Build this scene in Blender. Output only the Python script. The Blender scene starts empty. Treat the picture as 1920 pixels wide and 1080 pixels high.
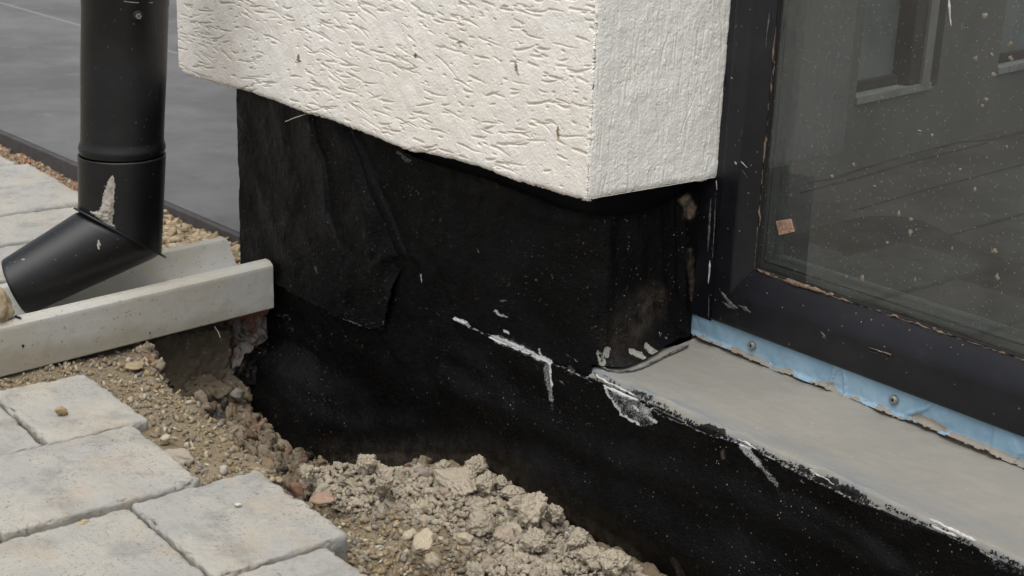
import bpy, math, random
import numpy as np
R = math.radians
random.seed(7)
rng = np.random.default_rng(11)
scene = bpy.context.scene

# ------------------------------------------------------------------ camera
H = 0.65
FPX = 2667.0
MC = np.array([[0.6263, 0.2593, -0.7352], [0.7788, -0.1660, 0.6049], [0.0348, -0.9514, -0.3059]])
q, r_ = np.linalg.qr(MC.T)
q = q * np.sign(np.diag(r_))
MC = q.T
cam_data = bpy.data.cameras.new("camera")
cam = bpy.data.objects.new("camera", cam_data)
scene.collection.objects.link(cam)
from mathutils import Matrix
cam.matrix_world = Matrix(((MC[0, 0], -MC[0, 1], -MC[0, 2], 0), (MC[1, 0], -MC[1, 1], -MC[1, 2], 0),
                           (MC[2, 0], -MC[2, 1], -MC[2, 2], H), (0, 0, 0, 1)))
cam_data.sensor_width = 36
cam_data.lens = 50.0
cam_data.clip_start = 0.05
cam_data.clip_end = 500
cam_data.dof.use_dof = True
cam_data.dof.focus_distance = 1.5
cam_data.dof.aperture_fstop = 18
scene.camera = cam

# ------------------------------------------------------------------ sky, sun, exposure
SUN_EL = 72.0
SUN_AZ = -52.0          # direction the light comes from, degrees from +X, counter clockwise
world = bpy.data.worlds.new("World")
scene.world = world
world.use_nodes = True
wn = world.node_tree.nodes
wl = world.node_tree.links
bg = wn["Background"]
sky = wn.new("ShaderNodeTexSky")
sky.sky_type = 'NISHITA'
sky.sun_disc = False
sky.sun_elevation = R(SUN_EL)
sky.sun_rotation = R(90 - SUN_AZ)
sky.air_density = 1.0
sky.dust_density = 4.0
sky.ozone_density = 0.6
# (overcast)
bw = wn.new("ShaderNodeRGBToBW")               # a thin cloud veil takes most of the blue out of the sky
veil = wn.new("ShaderNodeMix")
veil.data_type = 'RGBA'
veil.inputs["Factor"].default_value = 0.72
wl.new(sky.outputs[0], bw.inputs[0])
wl.new(sky.outputs[0], veil.inputs[6])
wl.new(bw.outputs[0], veil.inputs[7])
wl.new(veil.outputs[2], bg.inputs[0])
bg.inputs[1].default_value = 0.15
sun_d = bpy.data.lights.new("sun", 'SUN')
sun_d.energy = 1.6
sun_d.angle = R(75)
sun_d.color = (1.0, 0.965, 0.915)
sun = bpy.data.objects.new("sun", sun_d)
scene.collection.objects.link(sun)
from mathutils import Vector
sdir = Vector((math.cos(R(SUN_AZ)) * math.cos(R(SUN_EL)), math.sin(R(SUN_AZ)) * math.cos(R(SUN_EL)), math.sin(R(SUN_EL))))
sun.rotation_euler = sdir.to_track_quat('Z', 'Y').to_euler()
vs = scene.view_settings
vs.view_transform = 'Standard'
vs.look = 'None'
vs.exposure = 0.42
vs.gamma = 1.0
scene.cycles.max_bounces = 6
scene.cycles.use_denoising = True


# ------------------------------------------------------------------ pixel of the photograph -> point in the place
def ray(x, y):
    return MC @ np.array([x - 960.0, y - 540.0, FPX])


def at_z(x, y, z):
    r = ray(x, y)
    return r * ((z - H) / r[2]) + np.array([0, 0, H])


def at_y(x, y, Y):
    r = ray(x, y)
    return r * (Y / r[1]) + np.array([0, 0, H])


def at_x(x, y, X):
    r = ray(x, y)
    return r * (X / r[0]) + np.array([0, 0, H])


def to_px(P):
    P = np.asarray(P, float)
    c = (P - np.array([0, 0, H])) @ MC
    return 960 + FPX * c[..., 0] / c[..., 2], 540 + FPX * c[..., 1] / c[..., 2]


# ------------------------------------------------------------------ noise
def _hash(ix, iy, iz):
    h = (ix.astype(np.int64) * 374761393 + iy.astype(np.int64) * 668265263 + iz.astype(np.int64) * 2147483647) & 0xffffffff
    h = ((h ^ (h >> 13)) * 1274126177) & 0xffffffff
    h = h ^ (h >> 16)
    return (h & 0xffff) / 32767.5 - 1.0


def vnoise(P):
    P = np.asarray(P, float)
    i = np.floor(P).astype(np.int64)
    f = P - i
    f = f * f * f * (f * (f * 6 - 15) + 10)
    x, y, z = i[..., 0], i[..., 1], i[..., 2]
    fx, fy, fz = f[..., 0], f[..., 1], f[..., 2]
    def c(a, b, d): return _hash(x + a, y + b, z + d)
    x00 = c(0, 0, 0) * (1 - fx) + c(1, 0, 0) * fx
    x10 = c(0, 1, 0) * (1 - fx) + c(1, 1, 0) * fx
    x01 = c(0, 0, 1) * (1 - fx) + c(1, 0, 1) * fx
    x11 = c(0, 1, 1) * (1 - fx) + c(1, 1, 1) * fx
    return (x00 * (1 - fy) + x10 * fy) * (1 - fz) + (x01 * (1 - fy) + x11 * fy) * fz


def fbm(P, scale, octaves=4, gain=0.5, seed=0.0):
    P = np.asarray(P, float) * scale + np.array([seed * 17.3, seed * 5.7 + 3.1, seed * 9.1 + 1.7])
    a, s = 1.0, 0.0
    for _ in range(octaves):
        s = s + a * vnoise(P)
        P = P * 2.03 + 11.7
        a *= gain
    return s


def sstep(a, b, x):
    t = np.clip((x - a) / (b - a), 0, 1)
    return t * t * (3 - 2 * t)


def pline_dist(x, y, pts):
    d = np.full(np.shape(x), 1e9)
    pts = [tuple(p) for p in pts]
    if len(pts) == 1:
        return np.hypot(x - pts[0][0], y - pts[0][1])
    for (ax, ay), (bx, by) in zip(pts[:-1], pts[1:]):
        vx, vy = bx - ax, by - ay
        t = np.clip(((x - ax) * vx + (y - ay) * vy) / (vx * vx + vy * vy + 1e-12), 0, 1)
        d = np.minimum(d, np.hypot(x - ax - t * vx, y - ay - t * vy))
    return d


def in_poly(x, y, pts):
    c = np.zeros(np.shape(x), bool)
    n = len(pts)
    for i in range(n):
        ax, ay = pts[i]
        bx, by = pts[(i + 1) % n]
        if ay == by:
            continue
        k = ((ay > y) != (by > y)) & (x < (bx - ax) * (y - ay) / (by - ay) + ax)
        c ^= k
    return c


# ------------------------------------------------------------------ objects
def tag(o, label=None, cat=None, group=None, kind=None):
    if label: o["label"] = label
    if cat: o["category"] = cat
    if group: o["group"] = group
    if kind: o["kind"] = kind
    return o


def thing(name, label, cat, loc, group=None):
    o = bpy.data.objects.new(name, None)
    o.empty_display_size = 0.05
    o.location = tuple(float(v) for v in loc)
    scene.collection.objects.link(o)
    return tag(o, label, cat, group)


def world_loc(o):
    v = np.zeros(3)
    while o is not None:
        v += np.array(o.location)
        o = o.parent
    return v


def mk(name, V, F, mat, parent=None, origin=None, smooth=True, cols=None):
    """one mesh object; V in world coordinates, F an (n,3) or (n,4) array or a list of polygons; cols: name -> value per vertex"""
    V = np.asarray(V, float)
    if parent is not None:
        base = world_loc(parent)
    else:
        base = np.array(origin if origin is not None else [V[:, 0].mean(), V[:, 1].mean(), V[:, 2].min()])
    L = V - base
    me = bpy.data.meshes.new(name)
    if isinstance(F, np.ndarray):
        k = F.shape[1]
        me.vertices.add(len(L))
        me.vertices.foreach_set("co", L.astype(np.float32).ravel())
        me.loops.add(F.size)
        me.loops.foreach_set("vertex_index", F.astype(np.int32).ravel())
        me.polygons.add(len(F))
        me.polygons.foreach_set("loop_start", (np.arange(len(F)) * k).astype(np.int32))
        me.update(calc_edges=True)
    else:
        me.from_pydata([tuple(v) for v in L], [], [tuple(int(a) for a in f) for f in F])
        me.update()
    me.polygons.foreach_set("use_smooth", [bool(smooth)] * len(me.polygons))
    if cols:
        for cn, cv in cols.items():
            cv = np.asarray(cv, float)
            if cv.ndim == 1:
                at = me.attributes.new(cn, 'FLOAT', 'POINT')
                at.data.foreach_set("value", cv.astype(np.float32))
            else:
                at = me.attributes.new(cn, 'FLOAT_COLOR', 'POINT')
                at.data.foreach_set("color", np.concatenate([cv, np.ones((len(cv), 1))], 1).astype(np.float32).ravel())
    me.validate()
    me.materials.append(mat)
    o = bpy.data.objects.new(name, me)
    scene.collection.objects.link(o)
    if parent is not None:
        o.parent = parent
    else:
        o.location = tuple(float(v) for v in base)
    return o


def gfaces(ny, nx, keep=None, flip=False):
    i = np.arange(ny * nx).reshape(ny, nx)
    q = np.stack([i[:-1, :-1], i[:-1, 1:], i[1:, 1:], i[1:, :-1]], -1)
    if flip:
        q = q[..., ::-1]
    if keep is not None:
        k = keep[:-1, :-1] & keep[:-1, 1:] & keep[1:, 1:] & keep[1:, :-1]
        return q[k]
    return q.reshape(-1, 4)


def compact(V, F, cols=None):
    used = np.unique(F)
    m = np.full(len(V), -1)
    m[used] = np.arange(len(used))
    return V[used], m[F], ({k: v[used] for k, v in cols.items()} if cols else None)


def box(x0, x1, y0, y1, z0, z1):
    V = [(x0, y0, z0), (x1, y0, z0), (x1, y1, z0), (x0, y1, z0), (x0, y0, z1), (x1, y0, z1), (x1, y1, z1), (x0, y1, z1)]
    F = [(0, 3, 2, 1), (4, 5, 6, 7), (0, 1, 5, 4), (1, 2, 6, 5), (2, 3, 7, 6), (3, 0, 4, 7)]
    return np.array(V, float), np.array(F)


def join(parts):
    Vs, Fs, n = [], [], 0
    for V, F in parts:
        Vs.append(V)
        Fs.append(F + n)
        n += len(V)
    return np.concatenate(Vs), np.concatenate(Fs)


def rbox(lo, hi, res, rad, seed=0, chip=0.0, rough=0.0, outline=0.0):
    """box with rounded, worn edges, its six sides gridded at res and pushed about by noise"""
    lo, hi = np.array(lo, float), np.array(hi, float)
    parts = []
    for ax in range(3):
        u, v = [(1, 2), (2, 0), (0, 1)][ax]
        nu = max(3, int((hi[u] - lo[u]) / res)) + 1
        nv = max(3, int((hi[v] - lo[v]) / res)) + 1
        U, W = np.meshgrid(np.linspace(lo[u], hi[u], nu), np.linspace(lo[v], hi[v], nv))
        for s in (0, 1):
            P = np.zeros(U.shape + (3,))
            P[..., u], P[..., v], P[..., ax] = U, W, (hi if s else lo)[ax]
            parts.append((P.reshape(-1, 3), gfaces(nv, nu, flip=(s == 0))))
    V, F = join(parts)
    c = (lo + hi) / 2
    rr = rad * (1 + 0.8 * fbm(V, 75, 4, 0.65, seed))
    rr = np.clip(rr, rad * 0.35, rad * 2.4)[:, None]
    inner = np.clip(V, lo + rr, hi - rr)
    d = V - inner
    n = d / (np.linalg.norm(d, axis=1, keepdims=True) + 1e-9)
    V = inner + n * rr
    h = rough * fbm(V, 90, 4, 0.6, seed + 3) + rough * 0.8 * fbm(V, 14, 2, seed=seed + 7)
    if chip:
        cz = np.clip(fbm(V, 42, 4, 0.6, seed + 5) - 0.30, 0, 1)
        edge = (np.abs(n).max(1) < 0.97)
        h -= chip * cz * edge
    V = V + n * h[:, None]
    if outline:
        w = np.stack([vnoise(V * 9 + seed * 3.3), vnoise(V * 9 + 40 + seed), np.zeros(len(V))], -1)
        V = V + w * outline
    return V, F


def merge_doubles(V, F, eps=1e-5):
    k = np.round(V / eps).astype(np.int64)
    _, idx, inv = np.unique(k, axis=0, return_index=True, return_inverse=True)
    return V[idx], inv.reshape(-1)[F]


_ico = {}


def ico(sub):
    if sub in _ico:
        return _ico[sub]
    import bmesh
    bm = bmesh.new()
    bmesh.ops.create_icosphere(bm, subdivisions=sub, radius=1.0)
    V = np.array([v.co[:] for v in bm.verts])
    F = np.array([[v.index for v in f.verts] for f in bm.faces])
    bm.free()
    _ico[sub] = (V, F)
    return _ico[sub]


def rock(size, sub=3, seed=0, angular=0.5, flat=(1, 1, 1), crumb=0.06):
    """a lump with broken faces; size is its mean radius"""
    V, F = ico(sub)
    r = np.random.default_rng(seed)
    rad = np.ones(len(V)) * 1.25
    for _ in range(12):      # broken off by random planes
        n = r.normal(size=3)
        n /= np.linalg.norm(n)
        d = r.uniform(0.62, 1.05)
        c = V @ n
        rad = np.where(c > 0.05, np.minimum(rad, (d / np.maximum(c, 0.05)) * angular + rad * (1 - angular)), rad)
    rad = rad * (1 + 0.22 * fbm(V, 1.3, 2, seed=seed % 97) + crumb * fbm(V, 4.5, 3, 0.7, seed % 89))
    P = V * rad[:, None] * np.array(flat)
    a = r.normal(size=(3, 3))
    qq, _ = np.linalg.qr(a)
    return P @ qq * size, F


def yaw(P, a):
    c, s = math.cos(a), math.sin(a)
    return P @ np.array([[c, s, 0], [-s, c, 0], [0, 0, 1]])


def lathe(prof, n=64):
    """prof: list of (radius, height) -> surface round Z"""
    a = np.linspace(0, 2 * math.pi, n, endpoint=False)
    V = np.array([[r * math.cos(t), r * math.sin(t), z] for r, z in prof for t in a])
    F = []
    for k in range(len(prof) - 1):
        for j in range(n):
            F.append([k * n + j, k * n + (j + 1) % n, (k + 1) * n + (j + 1) % n, (k + 1) * n + j])
    return V, np.array(F)


def tube(pts, rad, n=10, wob=0.0, seed=0):
    pts = np.array(pts, float)
    m = len(pts)
    rad = np.broadcast_to(np.asarray(rad, float), (m,)).copy()
    T = np.gradient(pts, axis=0)
    T /= np.linalg.norm(T, axis=1, keepdims=True) + 1e-12
    up = np.array([0.13, 0.21, 0.97])
    A = np.cross(T, up)
    A /= np.linalg.norm(A, axis=1, keepdims=True)
    B = np.cross(T, A)
    a = np.linspace(0, 2 * math.pi, n, endpoint=False)
    V = pts[:, None, :] + rad[:, None, None] * (np.cos(a)[None, :, None] * A[:, None, :] + np.sin(a)[None, :, None] * B[:, None, :])
    V = V.reshape(-1, 3)
    if wob:
        V = V + wob * np.stack([fbm(V, 180, 3, seed=seed), fbm(V, 180, 3, seed=seed + 1), fbm(V, 180, 3, seed=seed + 2)], -1)
    F = []
    for k in range(m - 1):
        for j in range(n):
            F.append([k * n + j, k * n + (j + 1) % n, (k + 1) * n + (j + 1) % n, (k + 1) * n + j])
    return V, np.array(F)


def resample(pts, step):
    pts = np.array(pts, float)
    d = np.r_[0, np.cumsum(np.linalg.norm(np.diff(pts, axis=0), axis=1))]
    t = np.linspace(0, d[-1], max(3, int(d[-1] / step)))
    return np.stack([np.interp(t, d, pts[:, k]) for k in range(pts.shape[1])], -1)


# ------------------------------------------------------------------ materials
class Mat:
    def __init__(s, name):
        s.m = bpy.data.materials.new(name)
        s.m.use_nodes = True
        s.nt = s.m.node_tree
        s.p = s.nt.nodes["Principled BSDF"]
        s.tc = s.nt.nodes.new("ShaderNodeTexCoord")
        s.co = s.tc.outputs["Object"]

    def node(s, t, **kw):
        n = s.nt.nodes.new(t)
        for k, v in kw.items():
            setattr(n, k, v)
        return n

    def link(s, a, b):
        s.nt.links.new(a, b)

    def val(s, sock, v):
        if hasattr(v, "is_output") or isinstance(v, bpy.types.NodeSocket):
            s.link(v, sock)
        else:
            if isinstance(v, (tuple, list)) and len(v) == 3 and sock.type == 'RGBA':
                v = (*v, 1)
            sock.default_value = v

    def noise(s, scale, detail=4, rough=0.55, stretch=None, dist=0.0, w=0.0):
        co = s.co
        if stretch or w:
            mp = s.node("ShaderNodeMapping")
            s.link(co, mp.inputs[0])
            mp.inputs["Location"].default_value = (w, w * 1.7, w * 0.6)
            if stretch:
                mp.inputs["Scale"].default_value = stretch
            co = mp.outputs[0]
        n = s.node("ShaderNodeTexNoise")
        s.link(co, n.inputs["Vector"])
        n.inputs["Scale"].default_value = scale
        n.inputs["Detail"].default_value = detail
        n.inputs["Roughness"].default_value = rough
        n.inputs["Distortion"].default_value = dist
        return n.outputs["Fac"]

    def voro(s, scale, rand=1.0, feature='F1', out="Distance"):
        n = s.node("ShaderNodeTexVoronoi", feature=feature)
        s.link(s.co, n.inputs["Vector"])
        n.inputs["Scale"].default_value = scale
        n.inputs["Randomness"].default_value = rand
        return n.outputs[out]

    def step(s, v, a, b):
        n = s.node("ShaderNodeMapRange", interpolation_type='SMOOTHSTEP')
        s.val(n.inputs["Value"], v)
        s.val(n.inputs["From Min"], a)
        s.val(n.inputs["From Max"], b)
        return n.outputs[0]

    def math(s, op, a, b=0.0):
        n = s.node("ShaderNodeMath", operation=op)
        s.val(n.inputs[0], a)
        s.val(n.inputs[1], b)
        return n.outputs[0]

    def mix(s, f, a, b, mode='MIX'):
        n = s.node("ShaderNodeMix", data_type='RGBA', blend_type=mode)
        s.val(n.inputs["Factor"], f)
        s.val(n.inputs[6], a)
        s.val(n.inputs[7], b)
        return n.outputs[2]

    def attr(s, name, out="Fac"):
        n = s.node("ShaderNodeAttribute", attribute_name=name)
        return n.outputs[out]

    def bump(s, h, dist=0.001, strength=1.0, normal=None):
        n = s.node("ShaderNodeBump")
        s.val(n.inputs["Height"], h)
        n.inputs["Distance"].default_value = dist
        n.inputs["Strength"].default_value = strength
        if normal is not None:
            s.link(normal, n.inputs["Normal"])
        return n.outputs[0]

    def done(s, color=None, rough=None, normal=None, metal=0.0, spec=None):
        if color is not None: s.val(s.p.inputs["Base Color"], color)
        if rough is not None: s.val(s.p.inputs["Roughness"], rough)
        if normal is not None: s.link(normal, s.p.inputs["Normal"])
        s.p.inputs["Metallic"].default_value = metal
        if spec is not None: s.val(s.p.inputs["Specular IOR Level"], spec)
        return s.m


def m_plaster(name, tone, warm):
    m = Mat(name)
    n1 = m.noise(7, 4, 0.6)
    n2 = m.noise(38, 5, 0.65, w=3)
    c = m.mix(m.step(n1, 0.4, 0.66), tone, warm)
    c = m.mix(m.math('MULTIPLY', m.step(n2, 0.55, 0.8), 0.35), c, (0.56, 0.50, 0.42))
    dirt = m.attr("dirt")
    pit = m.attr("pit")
    c = m.mix(m.math('MULTIPLY', pit, 0.55), c, (0.42, 0.33, 0.235))  # grooves painted browner, for their shade as well as dirt
    c = m.mix(dirt, c, (0.24, 0.19, 0.12))
    h = m.noise(700, 3, 0.6)
    h2 = m.noise(260, 3, 0.6, w=5)
    b = m.bump(h, 0.0006, 0.6)
    b = m.bump(h2, 0.0008, 0.5, b)
    return m.done(c, 0.92, b, spec=0.2)


def m_concrete(name, base, warm, dark, spots=1.0, grain=900):
    m = Mat(name)
    n1 = m.noise(11, 5, 0.62)
    n2 = m.noise(55, 5, 0.7, w=4)
    n3 = m.noise(260, 4, 0.7, w=8)
    c = m.mix(m.step(n1, 0.42, 0.66), base, warm)
    c = m.mix(m.math('MULTIPLY', m.step(n2, 0.56, 0.74), 0.5 * spots), c, dark)
    c = m.mix(m.math('MULTIPLY', m.step(n3, 0.60, 0.74), 0.45 * spots), c, dark)
    c = m.mix(m.math('MULTIPLY', m.step(m.noise(150, 3, 0.6, w=12), 0.6, 0.75), 0.35), c, (0.62, 0.61, 0.58))
    b = m.bump(m.noise(grain, 4, 0.7), 0.0006, 0.7)
    b = m.bump(n3, 0.0005, 0.35, b)
    return m.done(c, 0.9, b, spec=0.25)


def m_paver(name, k):
    m = Mat(name)
    n1 = m.noise(9, 4, 0.6, w=k)
    n2 = m.noise(24, 4, 0.60, w=k + 4)
    n3 = m.noise(230, 4, 0.75, w=k + 8)
    n4 = m.noise(16, 3, 0.55, w=k + 21)
    c = m.mix(m.step(n1, 0.4, 0.62), (0.375, 0.372, 0.347), (0.435, 0.413, 0.362))
    c = m.mix(m.math('MULTIPLY', m.step(n4, 0.54, 0.68), 0.45), c, (0.42, 0.35, 0.265))
    c = m.mix(m.math('MULTIPLY', m.step(n2, 0.48, 0.68), 0.60), c, (0.265, 0.258, 0.235))
    spot = m.math('MULTIPLY', m.step(n3, 0.54, 0.66), m.step(m.noise(20, 3, 0.6, w=k + 2), 0.34, 0.66))
    c = m.mix(m.math('MULTIPLY', spot, 0.8), c, (0.13, 0.13, 0.12))
    low = m.attr("low")                       # flanks turn darker and browner below the top face
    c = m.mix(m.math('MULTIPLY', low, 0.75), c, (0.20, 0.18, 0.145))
    b = m.bump(m.noise(750, 4, 0.8), 0.0012, 0.9)
    b = m.bump(m.noise(180, 5, 0.75, w=5), 0.0026, 0.75, b)
    return m.done(c, 0.93, b, spec=0.2)


def m_soil(name, a, b_, c_):
    m = Mat(name)
    n1 = m.noise(14, 5, 0.65)
    n2 = m.noise(120, 5, 0.7, w=3)
    n3 = m.noise(600, 3, 0.7, w=6)
    c = m.mix(m.step(n1, 0.38, 0.62), a, b_)
    c = m.mix(m.math('MULTIPLY', m.step(n2, 0.5, 0.68), 0.55), c, c_)
    c = m.mix(m.math('MULTIPLY', m.step(n3, 0.57, 0.7), 0.5), c, (0.40, 0.34, 0.25))
    bb = m.bump(n3, 0.0015, 0.9)
    bb = m.bump(n2, 0.004, 0.7, bb)
    return m.done(c, 0.96, bb, spec=0.15)


def m_lump(name, bump=1.0):
    """clods and stones: their colour comes from each one's own tint"""
    m = Mat(name)
    t = m.attr("tint", "Color")
    n2 = m.noise(110, 5, 0.7)
    n3 = m.noise(520, 4, 0.75, w=6)
    c = m.mix(m.math('MULTIPLY', m.step(n2, 0.42, 0.68), 0.35), t, (0.38, 0.33, 0.255))
    c = m.mix(m.math('MULTIPLY', m.step(n3, 0.58, 0.74), 0.25), c, (0.20, 0.16, 0.11))
    b = m.bump(n3, 0.0018, 0.85 * bump)
    b = m.bump(n2, 0.004, 0.6 * bump, b)
    return m.done(c, 0.95, b, spec=0.15)


def m_membrane():
    m = Mat("bitumen_membrane")
    base = m.mix(m.step(m.noise(10, 4, 0.6), 0.45, 0.68), (0.0014, 0.0014, 0.0016), (0.0036, 0.0037, 0.0041))
    base = m.mix(m.attr("scuff"), base, (0.017, 0.0172, 0.0178))
    # fine pale grit stuck to it
    v = m.voro(400, 1.0)
    vs_ = m.voro(400, 1.0, out="Color")
    sep = m.node("ShaderNodeSeparateColor")
    m.link(vs_, sep.inputs[0])
    keep = m.step(sep.outputs[0], 0.74, 0.82)
    patch = m.step(m.noise(11, 5, 0.75, w=2), 0.40, 0.60)
    grit = m.math('MULTIPLY', m.math('MULTIPLY', m.math('LESS_THAN', v, m.math('ADD', 0.09, m.math('MULTIPLY', sep.outputs[2], 0.20))), keep), patch)
    grit = m.math('MULTIPLY', grit, m.step(sep.outputs[1], 0.1, 0.9))
    base = m.mix(m.math('MULTIPLY', grit, 1.0), base, (0.34, 0.27, 0.19))
    dust = m.math('MULTIPLY', m.attr("dust"), m.step(m.noise(60, 6, 0.8, w=7), 0.25, 0.85))
    base = m.mix(dust, base, (0.30, 0.235, 0.18))
    g = m.noise(900, 3, 0.65, w=9)
    sm = m.attr("smear")
    inv = m.math('SUBTRACT', 0.78, m.math('MULTIPLY', sm, 0.62))
    mask = m.step(m.math('SUBTRACT', g, inv), -0.03, 0.09)
    mask = m.math('MULTIPLY', mask, m.step(sm, 0.02, 0.15))
    mask = m.math('MULTIPLY', mask, m.step(m.math('ADD', sm, m.math('MULTIPLY', m.noise(45, 4, 0.7, w=19), 0.5)), 0.30, 1.15))
    base = m.mix(mask, base, (0.60, 0.61, 0.61))
    pt = m.attr("paint")
    pmask = m.step(m.math('SUBTRACT', m.math('ADD', pt, m.math('MULTIPLY', m.noise(120, 4, 0.7, w=14), 0.8)), 0.9), -0.02, 0.06)
    base = m.mix(pmask, base, (0.30, 0.30, 0.27))
    rough = m.mix(m.step(m.noise(9, 4, 0.65, w=11), 0.38, 0.62), (0.34, 0.34, 0.34), (0.62, 0.62, 0.62))
    smud = m.math('MULTIPLY', m.step(m.noise(7, 5, 0.7, w=17), 0.56, 0.78), 0.018)
    base = m.mix(smud, base, (0.16, 0.145, 0.13))
    b = m.bump(m.noise(520, 3, 0.65, w=1), 0.0016, 0.9)
    b = m.bump(m.noise(170, 4, 0.6, w=3), 0.0022, 0.45, b)
    return m.done(base, rough, b, spec=0.12)


def m_darkplastic(name, base, rough, speck=0.5, sheen=0.4, haze_amt=0.06, dustc=(0.25, 0.2, 0.15)):
    m = Mat(name)
    c = m.mix(m.step(m.noise(12, 4, 0.65), 0.4, 0.7), base, tuple(v * 1.35 + 0.003 for v in base))
    v = m.voro(210, 1.0)
    col = m.voro(210, 1.0, out="Color")
    sep = m.node("ShaderNodeSeparateColor")
    m.link(col, sep.inputs[0])
    g = m.math('MULTIPLY', m.math('LESS_THAN', v, 0.16), m.step(sep.outputs[0], 0.86, 0.9))
    c = m.mix(m.math('MULTIPLY', g, speck), c, dustc)
    scr = m.step(m.noise(70, 3, 0.6, stretch=(1, 1, 0.12), w=5), 0.70, 0.8)
    c = m.mix(m.math('MULTIPLY', scr, 0.12), c, (0.3, 0.29, 0.27))
    haze = m.step(m.noise(18, 5, 0.7, w=9), 0.5, 0.8)
    c = m.mix(m.math('MULTIPLY', haze, haze_amt), c, (0.30, 0.26, 0.22))
    b = m.bump(m.noise(900, 2, 0.5), 0.0004, 0.5)
    return m.done(c, rough, b, spec=sheen)


def m_plain(name, base, rough=0.6, metal=0.0, nscale=60, var=0.25, bump=0.3, spec=0.3):
    m = Mat(name)
    c = m.mix(m.step(m.noise(nscale, 4, 0.65), 0.35, 0.68), base, tuple(v * (1 - var) for v in base))
    b = m.bump(m.noise(nscale * 8, 3, 0.6), 0.0008, bump)
    return m.done(c, rough, b, metal, spec)


M = {}
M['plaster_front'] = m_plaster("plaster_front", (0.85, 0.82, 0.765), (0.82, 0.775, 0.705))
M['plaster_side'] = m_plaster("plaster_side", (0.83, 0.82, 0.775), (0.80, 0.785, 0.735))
def m_channel():
    m = Mat("channel_concrete")
    c = m.mix(m.step(m.noise(10, 4, 0.6), 0.40, 0.64), (0.41, 0.41, 0.38), (0.395, 0.375, 0.32))
    c = m.mix(m.math('MULTIPLY', m.step(m.noise(40, 5, 0.72, w=4), 0.54, 0.74), 0.45), c, (0.29, 0.26, 0.20))
    c = m.mix(m.math('MULTIPLY', m.step(m.noise(300, 4, 0.75, w=8), 0.58, 0.72), 0.5), c, (0.25, 0.235, 0.20))
    z = m.node("ShaderNodeSeparateXYZ")
    m.link(m.co, z.inputs[0])
    damp = m.math('ADD', m.math('SUBTRACT', 0.024, z.outputs[2]), m.math('MULTIPLY', m.math('SUBTRACT', m.noise(22, 5, 0.7, w=6), 0.5), 0.05))
    c = m.mix(m.math('MULTIPLY', m.step(damp, -0.006, 0.022), 0.55), c, (0.25, 0.215, 0.15))
    pit = m.math('MULTIPLY', m.math('LESS_THAN', m.voro(160), 0.17), m.step(m.noise(60, 2, 0.5, w=3), 0.5, 0.6))
    c = m.mix(m.math('MULTIPLY', pit, 0.6), c, (0.12, 0.11, 0.09))
    b = m.bump(m.noise(650, 4, 0.75), 0.0007, 0.8)
    b = m.bump(m.noise(70, 5, 0.7, w=2), 0.0012, 0.35, b)
    b = m.bump(m.math('SUBTRACT', 1.0, pit), 0.0008, 0.7, b)
    return m.done(c, 0.92, b, spec=0.2)


M['channel'] = m_channel()
M['rough_concrete'] = m_concrete("rough_concrete", (0.13, 0.105, 0.072), (0.175, 0.148, 0.108), (0.06, 0.048, 0.034), 1.0, 500)
M['membrane'] = m_membrane()
M['lump'] = m_lump("lump")
M['soil'] = m_soil("soil", (0.205, 0.162, 0.105), (0.245, 0.203, 0.142), (0.115, 0.088, 0.058))
M['pipe'] = m_darkplastic("pipe_coating", (0.0055, 0.0058, 0.0068), 0.36, 0.55, 0.40, 0.02)
M['frame'] = m_darkplastic("frame_foil", (0.0058, 0.0060, 0.0088), 0.36, 0.7, 0.40, 0.035)
M['gasket'] = m_plain("gasket_rubber", (0.012, 0.012, 0.012), 0.7)
M['dust'] = m_plain("brown_dust", (0.24, 0.175, 0.125), 0.95, nscale=180, var=0.5, bump=1)
M['mortar'] = m_plain("mortar", (0.40, 0.37, 0.32), 0.95, nscale=200, var=0.25, bump=1)
M['sealant'] = m_plain("sealant", (0.66, 0.65, 0.62), 0.75, nscale=240, var=0.4, bump=1)
M['spacer'] = m_plain("spacer_bar", (0.15, 0.17, 0.155), 0.6)
M['metal'] = m_plain("zinc_screw", (0.28, 0.28, 0.26), 0.55, 0.6, var=0.3)
M['black'] = m_plain("black_void", (0.006, 0.006, 0.006), 0.9)
M['bitumen_crumb'] = m_plain("bitumen_crumb", (0.008, 0.008, 0.008), 0.7, nscale=200, bump=1)
M['lip'] = m_plain("coated_lip", (0.15, 0.15, 0.14), 0.8, nscale=160, var=0.8, bump=1)
M['cork'] = m_plain("cork", (0.42, 0.27, 0.19), 0.95, nscale=260, var=0.55, bump=1)
M['fiber'] = m_plain("fiber", (0.6, 0.55, 0.42), 0.8)
M['edge_trim'] = m_plain("edge_trim", (0.075, 0.071, 0.070), 0.75, nscale=40)


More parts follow.
